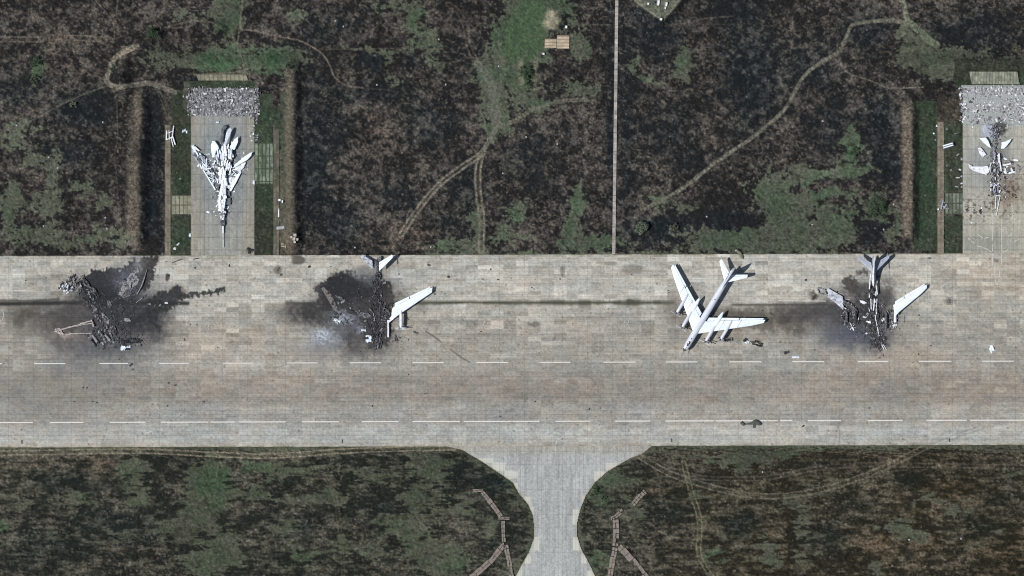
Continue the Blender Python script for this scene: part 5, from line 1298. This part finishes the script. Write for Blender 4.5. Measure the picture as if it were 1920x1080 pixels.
chunk('metal_scrap', 468, 469, 2.2, 2.4, .7, 10, M_CHAR, 'square black scrap heap in the lower right corner of the left stand', 'scrap', parts=3)
chunk('metal_scrap', 334, 458, 1.8, .8, .5, -40, M_WHITE2, 'white bent panel in the grass plot left of the stand, upper of two', 'scrap'); chunk('metal_scrap', 328, 466, 1.2, 1.3, .5, 20, M_WHITE2, 'white bent panel in the grass plot left of the stand, lower of two', 'scrap')
chunk('metal_scrap', 356, 441, .9, 1.8, .6, 0, M_WHITE, 'white scrap on the left edge of the left stand', 'scrap'); chunk('metal_scrap', 475.5, 342, .9, 1.9, .6, 0, M_WHITE, 'white scrap standing at the lower left of the striped slab crossing', 'scrap')
chunk('metal_scrap', 408, 229, 1.3, 1.0, .6, 0, M_WHITE, 'lone white scrap above the broken white jet bomber', 'scrap'); chunk('metal_scrap', 390, 289, 1.6, .7, .5, -15, M_WHITE, 'white sliver between the wing and tailplane of the white jet bomber', 'scrap')
chunk('metal_scrap', 308 + 30, 335, .9, .9, .4, 0, M_ASH, 'grey scrap in the dark plot left of the left stand', 'scrap')
# tangled white mast beside the left stand
mb = MB()
for p, q, w_ in (((313, 245, .4), (312, 262, .6), .5), ((326, 236, .5), (323, 258, 1.0), .5), ((312, 262, .6), (324, 257, .9), .4), ((324, 256, 1.0), (329, 272, .5), .55), ((321, 258, .8), (325, 275, .4), .4), ((314, 250, .4), (324, 246, .5), .3), ((317, 244, .4), (318, 262, .5), .3)):
    mb.bar(W(*p), W(*q), w_, .35)
tag(mb.build('collapsed_frame', M_WHITE2), 'tangled white metal frame at the top of the left path', 'frame')
mb = MB()
for p, q, w_ in (((1768, 375, .4), (1764, 392, .7), .6), ((1762, 378, .5), (1772, 380, .5), .3), ((1775, 383, .5), (1769, 391, .6), .7), ((1763, 386, .4), (1771, 388, .5), .4)): mb.bar(W(*p), W(*q), w_, .4)
tag(mb.build('collapsed_frame', M_GREYT), 'grey tangled frame lying across the path left of the right stand', 'frame')
cyl_thing('wheel_drum', 1759, 392, .7, .45, 20, M_WHITE, 'round white drum beside the grey tangled frame', 'drum', M_TYRE)
chunk('metal_scrap', 1776, 391, 1.7, .8, .5, -10, M_WHITE, 'white scrap right of the grey tangled frame', 'scrap')
for i, (x, y, sx, sy, m_) in enumerate(((1796,290,1.6,.8,M_RUB1),(1803,298,.8,1.4,M_RUB1),(1800,318,1.2,.8,M_WHITE),(1783,319,1.0,.7,M_RUB1),(1796,333,2.0,.6,M_WHITE2),(1803,330,.8,1.2,M_RUB1),(1803,344,1.0,.8,M_WHITE),(1794,350,1.8,.7,M_RUB1),(1768,334,.9,1.0,M_RUB1),(1776,310,1.0,1.0,M_RUB2),(1803,350,.7,1.0,M_RUB1),(1793,250,2.0,.4,M_RUB1),(1792,395,1.0,.8,M_WHITE),(1757,236,.9,1.2,M_WHITE),(1760,244,1.0,.8,M_RUB1),(1751,250,.8,.8,M_WHITE),(1775,242,.9,.7,M_RUB1),(1754,262,.7,.7,M_RUB1))):
    chunk('metal_scrap', x, y, sx, sy, .45, i * 23 % 60 - 30, m_, 'pale scrap in the grass strip left of the right stand', 'scrap', 'pale scraps left of the right stand', seed=i)
r = random.Random(9)
for i in range(26):
    x = 470 + r.random() * 14; y = 214 + r.random() * 54
    chunk('metal_scrap', x, y, r.uniform(.5, 1.3), r.uniform(.4, .8), .4, r.uniform(-60, 60), r.choice([M_WHITE, M_RUB1, M_RUB2]), 'pale scrap on the right edge of the left stand, below the rubble', 'scrap', 'pale scraps right of the left stand', seed=i)
for i, (x, y) in enumerate(((343, 246), (347, 244), (350, 247), (344, 180), (352, 200))):
    chunk('metal_scrap', x, y, .6, 1.5, .5, 10, M_WHITE if i < 3 else M_RUB1, 'upright white scrap in the grass left of the left stand', 'scrap', 'white scraps left of the left stand', seed=i)
chunk('wing_fragment', 1859, 654, 1.6, 3.6, .7, -22, M_WHITE, 'bent white wing fragment alone on the apron at the far right', 'debris', parts=2)
chunk('wing_fragment', 1492, 669, 3.4, 1.0, .5, 4, M_WHITE, 'small white wing fragment just above the dashed line, right of the intact bomber', 'debris')
chunk('metal_scrap', 312, 568, 1.5, .9, .5, 0, M_WHITE, 'white scrap in the soot right of the leftmost wreck', 'scrap'); chunk('metal_scrap', 281, 570, 1.0, .7, .4, 0, M_RUB1, 'small grey scrap in the soot, left of the white one', 'scrap')
chunk('wreck_part', 236, 651, 3.4, 2.2, .8, 0, [M_WHITE, M_CHAR, M_WHITE], 'bright white and black wreck part at the lower edge of the leftmost wreck', 'debris', parts=5)
chunk('wreck_part', 250, 639, 7.0, 2.4, .8, -4, M_CHAR, 'line of black wreck lumps above the bright white wreck part', 'debris', parts=7)
chunk('wreck_part', 690, 635, 2.6, 2.6, .6, 0, [M_WHITE, M_WHITE, M_CHAR], 'white ring shaped wreck part, lower of the white pieces in the second wreck', 'debris', parts=5)
chunk('wreck_part', 682, 619, 2.2, 1.3, .8, 0, M_WHITE, 'rounded white wreck part above the ring shaped one', 'debris')
chunk('wreck_part', 643, 566, 1.9, 1.1, .7, -35, M_RUB1, 'pale wreck part in the black soot left of the second fuselage', 'debris')
chunk('wreck_part', 633, 601, 2.6, 1.8, .6, 30, [M_WHITE, M_RUB1], 'group of white panels on pale foam left of the second wreck', 'debris', parts=4)
chunk('wreck_part', 1399, 639, 2.4, 1.6, .9, 25, [M_WHITE, M_DKGREEN, M_CHAR], 'dark lump with a white end, left of two under the intact bomber wing tip', 'debris', parts=4)
chunk('wreck_part', 1419, 644, 5.2, 2.4, .8, 10, [M_DKGREEN, M_CHAR], 'dark green lump lying right of the intact bomber, beside the white ended one', 'debris', parts=6)
# flat dark wreck piece shaped like a small helicopter hull, on the lower dashed line
o = empty('helicopter_shaped_scrap', W(1408, 794, .1), 0)
plate('wide_end', [(1409, 793), (1411, 789), (1415, 786.5), (1420, 787), (1424, 790), (1428, 794), (1427, 797), (1424, 798), (1419, 796.5), (1412, 797)], .7, M_DKGREEN, o, .1, thick=.45, dome=.7, seed=131, step=.7)
plate('thin_neck', [(1396, 794.6), (1404, 793), (1412, 789), (1412, 796), (1404, 796), (1396, 796.2)], .6, M_DKGREEN, o, .05, thick=.3, seed=132, step=.6)
plate('small_end', [(1388, 791), (1391, 789.5), (1394, 793), (1397, 796), (1394, 799), (1391, 797), (1388, 794)], .8, M_DKGREEN, o, .1, thick=.4, seed=133, step=.6)
plate('side_stub', [(1411.5, 796), (1416, 796), (1416, 801.5), (1413.5, 803), (1411.2, 801)], .5, M_DKGREEN, o, .05, thick=.2, seed=134, step=.6)
tag(o, 'dark green helicopter shaped scrap on the lower dashed line', 'helicopter')
# service trolley beneath the bomber's right wing
o = empty('service_trolley', W(1365, 637, .1), math.radians(4))
mb = MB(); mb.box((0, 0, .75), (3.2, 1.5, .3)); mb.build('platform', M_DKGREEN, o)
mb = MB()
for a, b in (((-1.6, -.75), (1.6, -.75)), ((1.6, -.75), (1.6, .75)), ((1.6, .75), (-1.6, .75)), ((-1.6, .75), (-1.6, -.75))): mb.bar((*a, 1.2), (*b, 1.2), .1); mb.bar((*a, .8), (*a, 1.2), .08)
mb.build('railing', M_RUB1, o)
for sx in (-1.1, 1.1):
    for sy in (-.7, .7):
        mb = MB(); mb.tube((sx, sy - .1, .32), (sx, sy + .1, .32), .32, n=12); mb.build('wheel', M_TYRE, o)
mb = MB(); mb.bar((-1.6, 0, .5), (-3.0, 0, .25), .1); mb.build('towbar', M_RUB2, o)
tag(o, 'dark flat service trolley with rails, in front of the intact bomber right wing', 'trolley')
chunk('metal_scrap', 1381, 643, 1.4, .8, .35, 20, M_RUB1, 'pale scrap between the trolley and the dark green lumps', 'scrap')
# rolled canvas at the edge of the apron, behind the intact bomber
plate('canvas_roll', [(1378, 468), (1382, 467), (1390, 473), (1394, 481), (1393, 486), (1389, 484), (1382, 474)], .6, M_TARP, None, .2, thick=.45, dome=.35, seed=140, step=.8)
tag(bpy.data.objects[-1] if False else [x for x in COL.objects if x.name.startswith('canvas_roll')][0], 'olive rolled canvas on the apron edge behind the intact bomber tail', 'canvas')
chunk('metal_scrap', 1380, 470, 1.0, .8, 1.1, 0, M_WHITE, 'white scrap at the upper end of the olive canvas roll', 'scrap')
mb = MB(); mb.bar(W(1667, 504, .3), W(1664, 474, .5), .3); tag(mb.build('metal_pole', M_DGREY), 'thin dark pole lying right of the grey bomber tail', 'pole')
# drains let into the lower edge strip, in a lighter frame
for i, (x, y) in enumerate(((41, 828.5), (641.5, 827.5), (1259, 825.5), (1780, 825.5))):
    o = empty('drain_grate', W(x, y, .1))
    mb = MB(); mb.box((0, 0, .12), (.42, 1.7, .24)); mb.build('housing', M_RUB3, o)
    mb = MB(); mb.tube((0, -.5, .24), (0, -.5, .42), .14, .1, 10); mb.tube((0, .5, .24), (0, .5, .42), .14, .1, 10); mb.build('grate_stub', M_RUB3, o)
    tag(o, ('leftmost', 'second from left', 'third from left', 'rightmost')[i] + ' black drain grate along the lower rim of the apron', 'edge light', 'drain grates along the apron rim')
o = MB(); 
for a, b in (((1775, 558), (1785, 558)), ((1785, 558), (1785, 571)), ((1785, 571), (1775, 571)), ((1775, 571), (1775, 558))): o.bar(W(*a, .14), W(*b, .14), .25, .1)
o.box(W(1779, 565, .2), (.4, 1.3, .2)); tag(o.build('drain_cover', M_RUB2), 'square framed drain cover in the apron right of the third wreck', 'drain')
# things inside the raised compound and beside the heap
for i, (x, y, sx, sy, lb) in enumerate(((1234, 6, 1.2, 2.6, 'tall white box in the middle of the pointed compound'), (1249, 9, 1.0, 2.0, 'white box right of the middle one in the pointed compound'), (1215, 8, 1.0, 1.0, 'small pale box at the left of the pointed compound'), (1247, 16, .8, .8, 'small white box lowest in the pointed compound'), (1239, 37, 1.1, 1.1, 'white box at the lower tip of the pointed compound'), (1061.5, 51, 1.1, 1.3, 'white box between the spoil heap and the brown pad'), (1019, 101, 1.1, .9, 'pale box at the lower corner of the bright lawn'))):
    crate(x, y, sx, sy, 1.0, 10, lb, M_WHITE2, name='white_box')
mb = MB(); mb.box((0, 0, .5), (2.4, .7, 1.0)); mb.tube((-1.2, 0, .5), (-1.9, 0, .5), .3, .1, 8); o = mb.build('fuel_bowser', M_RUB3); o.location = W(1222.5, 5.5, gz(1222, 5)); tag(o, 'dark low tank at the upper left of the pointed compound', 'tank')
# pale stones in the burnt grass
for i, (x, y) in enumerate(((629,39),(644,50),(823,74),(707,159),(836,158),(935,124),(943,325),(1045,270),(987,257),(1543,227),(1676,431-48),(1657,430),(1523,421),(82,584-160),(201,429),(92,295),(198,408),(193,229),(31,235),(108,745-430),(1802,1012-2),(1705,1012),(666,464),(1265,423),(1325,406),(808,463),(1430,885),(434,905-640))):
    mb = MB(); mb.ball((0, 0, .2), .45, 7, 5, sz=.7); mb.ball((.3, .15, .15), .3, 6, 4, sz=.7)
    o = mb.build('stone', M_RUB1, None, True); o.location = W(x, y, gz(x, y)); o.rotation_euler.z = i
    tag(o, 'small pale stone lying in the burnt grass', 'stone', 'pale stones in the burnt grass')

# ------------------------------------------------------------------ shrubs and trees
def bush(name, px, py, rad, hgt, m, label, cat, n=900, seed=0, clumps=14, trunk=True, gap=.0):
    r = random.Random(seed); z = gz(px, py); o = empty(name, W(px, py, z))
    mb = MB()
    mb.tube((0, 0, -.2), (.05, .05, hgt * .5), .16 * rad / 3 + .06, .06, 7)
    cl = []
    for k in range(clumps):
        a = r.uniform(0, 6.28); q = rad * math.sqrt(r.random()) * .82
        c = Vector((q * math.cos(a), q * math.sin(a), hgt * (.35 + .6 * r.random() * (1 - (q / rad) ** 2 * .6)))); cl.append((c, rad * r.uniform(.18, .34)))
        mb.tube((0, 0, hgt * .15 * r.random()), tuple(c), .07, .02, 5)
    mb.build('branches', M_BARK, o)
    lf = MB()
    for _ in range(n):
        c, cr = r.choice(cl); d = Vector((r.gauss(0, 1), r.gauss(0, 1), r.gauss(0, 1))).normalized() * cr * r.random() ** .4
        p = c + d; p.z = max(.1, p.z); s = r.uniform(.10, .26)
        u = Vector((r.gauss(0, 1), r.gauss(0, 1), r.gauss(0, .6))).normalized(); v = u.cross(Vector((r.gauss(0, 1), r.gauss(0, 1), r.gauss(0, 1)))).normalized()
        lf.add([p - u * s, p - v * s * .6, p + u * s, p + v * s * .6], [(0, 1, 2, 3)])
    lf.build('crown', m, o)
    return tag(o, label, cat)
bush('tree', 1202, 427, 3.4, 4.2, M_LEAF, 'round pale green tree standing alone right of the straight concrete path', 'tree', 2600, 1, 26)
bush('shrub', 1264, 425, 2.1, 2.2, M_LEAFO, 'small sparse shrub right of the round pale tree', 'shrub', 700, 2, 12)
bush('tree', 1640, 388, 5.2, 4.0, M_LEAFG, 'broad loose dark green tree left of the right earth bank', 'tree', 2600, 3, 30)
bush('tree', 288, 68, 4.2, 3.4, M_LEAFG, 'bluish green tree at the bend of the upper left track', 'tree', 1800, 4, 22)
bush('shrub', 984, 135, 4.0, 3.0, M_LEAFG, 'dark green shrub clump between two pale strips under the bright lawn', 'shrub', 2000, 5, 24)
bush('shrub', 990, 152, 2.6, 2.2, M_LEAFG, 'smaller green shrub at the lower right of the clump under the lawn', 'shrub', 900, 6, 14)
bush('shrub', 68, 118, 3.6, 2.6, M_LEAFG, 'loose green shrub at the far left, upper of two', 'shrub', 1000, 7, 18)
bush('shrub', 66, 150, 2.6, 2.2, M_LEAFO, 'sparse olive shrub at the far left, lower of two', 'shrub', 700, 8, 12)
bush('shrub', 138, 196, 1.9, 1.6, M_LEAF, 'pale small shrub in the dark patch right of the far left shrubs', 'shrub', 500, 9, 10)
bush('shrub', 212, 128, 1.7, 1.4, M_LEAFG, 'dark small shrub in the bend of the pale track', 'shrub', 500, 10, 10)
bush('shrub', 1120, 925, 2.2, 1.8, M_LEAFG, 'dark green shrub just right of the taxiway edge', 'shrub', 700, 11, 12)
bush('shrub', 1132, 934, 1.7, 1.5, M_LEAFG, 'lower right neighbour of the shrub by the taxiway', 'shrub', 500, 12, 10)
bush('shrub', 1600, 285, 2.6, 2.0, M_LEAFG, 'bright green shrub in the narrow green patch left of the right bank', 'shrub', 800, 13, 14)
bush('shrub', 1905, 90, 2.4, 2.0, M_LEAFO, 'olive shrub at the upper right corner', 'shrub', 600, 14, 12)

# ------------------------------------------------------------------ labels that single out the repeated small things
MARKS = [(215, 580, 'the leftmost wreck'), (700, 580, 'the wreck with white tailplanes'), (1345, 575, 'the intact bomber'), (1635, 570, 'the wreck with the grey tail'),
         (1040, 880, 'the taxiway mouth'), (420, 460, 'the foot of the left stand'), (1408, 794, 'the helicopter shaped scrap'), (1154, 478, 'the end of the straight path'),
         (420, 320, 'the white jet wreck'), (1865, 300, 'the burnt jet wreck'), (1202, 427, 'the round pale tree'), (1240, 10, 'the pointed compound'), (1045, 80, 'the brown pads'),
         (288, 68, 'the bluish green tree'), (1706, 320, 'the right earth bank'), (262, 320, 'the left earth bank'), (549, 300, 'the middle earth bank'), (1475, 60, 'the upper right dirt road')]
ORD = ['nearest', 'second nearest', 'third nearest', 'fourth nearest', 'fifth nearest', 'sixth nearest', 'seventh nearest', 'eighth nearest', 'ninth nearest', 'tenth nearest', 'eleventh nearest', 'twelfth nearest'] + ['%dth nearest' % k for k in range(13, 40)]
NOUN = {'dark scraps strewn over the apron': 'dark scrap', 'pale scraps left of the right stand': 'pale scrap in grass', 'pale scraps right of the left stand': 'pale scrap by the stand',
        'crates heaped beside the bank': 'heaped pale crate', 'white scraps left of the left stand': 'upright white scrap', 'pale stones in the burnt grass': 'pale stone'}
sets = {}
for o in list(COL.objects):
    gname = o.get('group')
    if gname in NOUN and o.parent is None:
        px, py = o.location.x / S + 960, 540 - o.location.y / S
        mk = min(MARKS, key=lambda m: (m[0] - px) ** 2 + (m[1] - py) ** 2)
        dx, dy = px - mk[0], py - mk[1]
        dr = ('right of' if dx > 0 else 'left of') if abs(dx) > abs(dy) else ('below' if dy > 0 else 'above')
        sets.setdefault((gname, mk[2], dr), []).append((math.hypot(dx, dy), o.name, o))
for (gname, mk, dr), lst in sets.items():
    lst.sort(key=lambda q: q[:2])
    for i, (_, _, o) in enumerate(lst):
        o['label'] = '%s, %s of those %s %s' % (NOUN[gname], ORD[i], dr, mk.replace('the wreck with white tailplanes', 'the white tailed wreck').replace('the wreck with the grey tail', 'the grey tailed wreck').replace('the end of the straight path', 'the straight path end')) if len(lst) > 1 else '%s, the only one just %s %s' % (NOUN[gname], dr, mk)
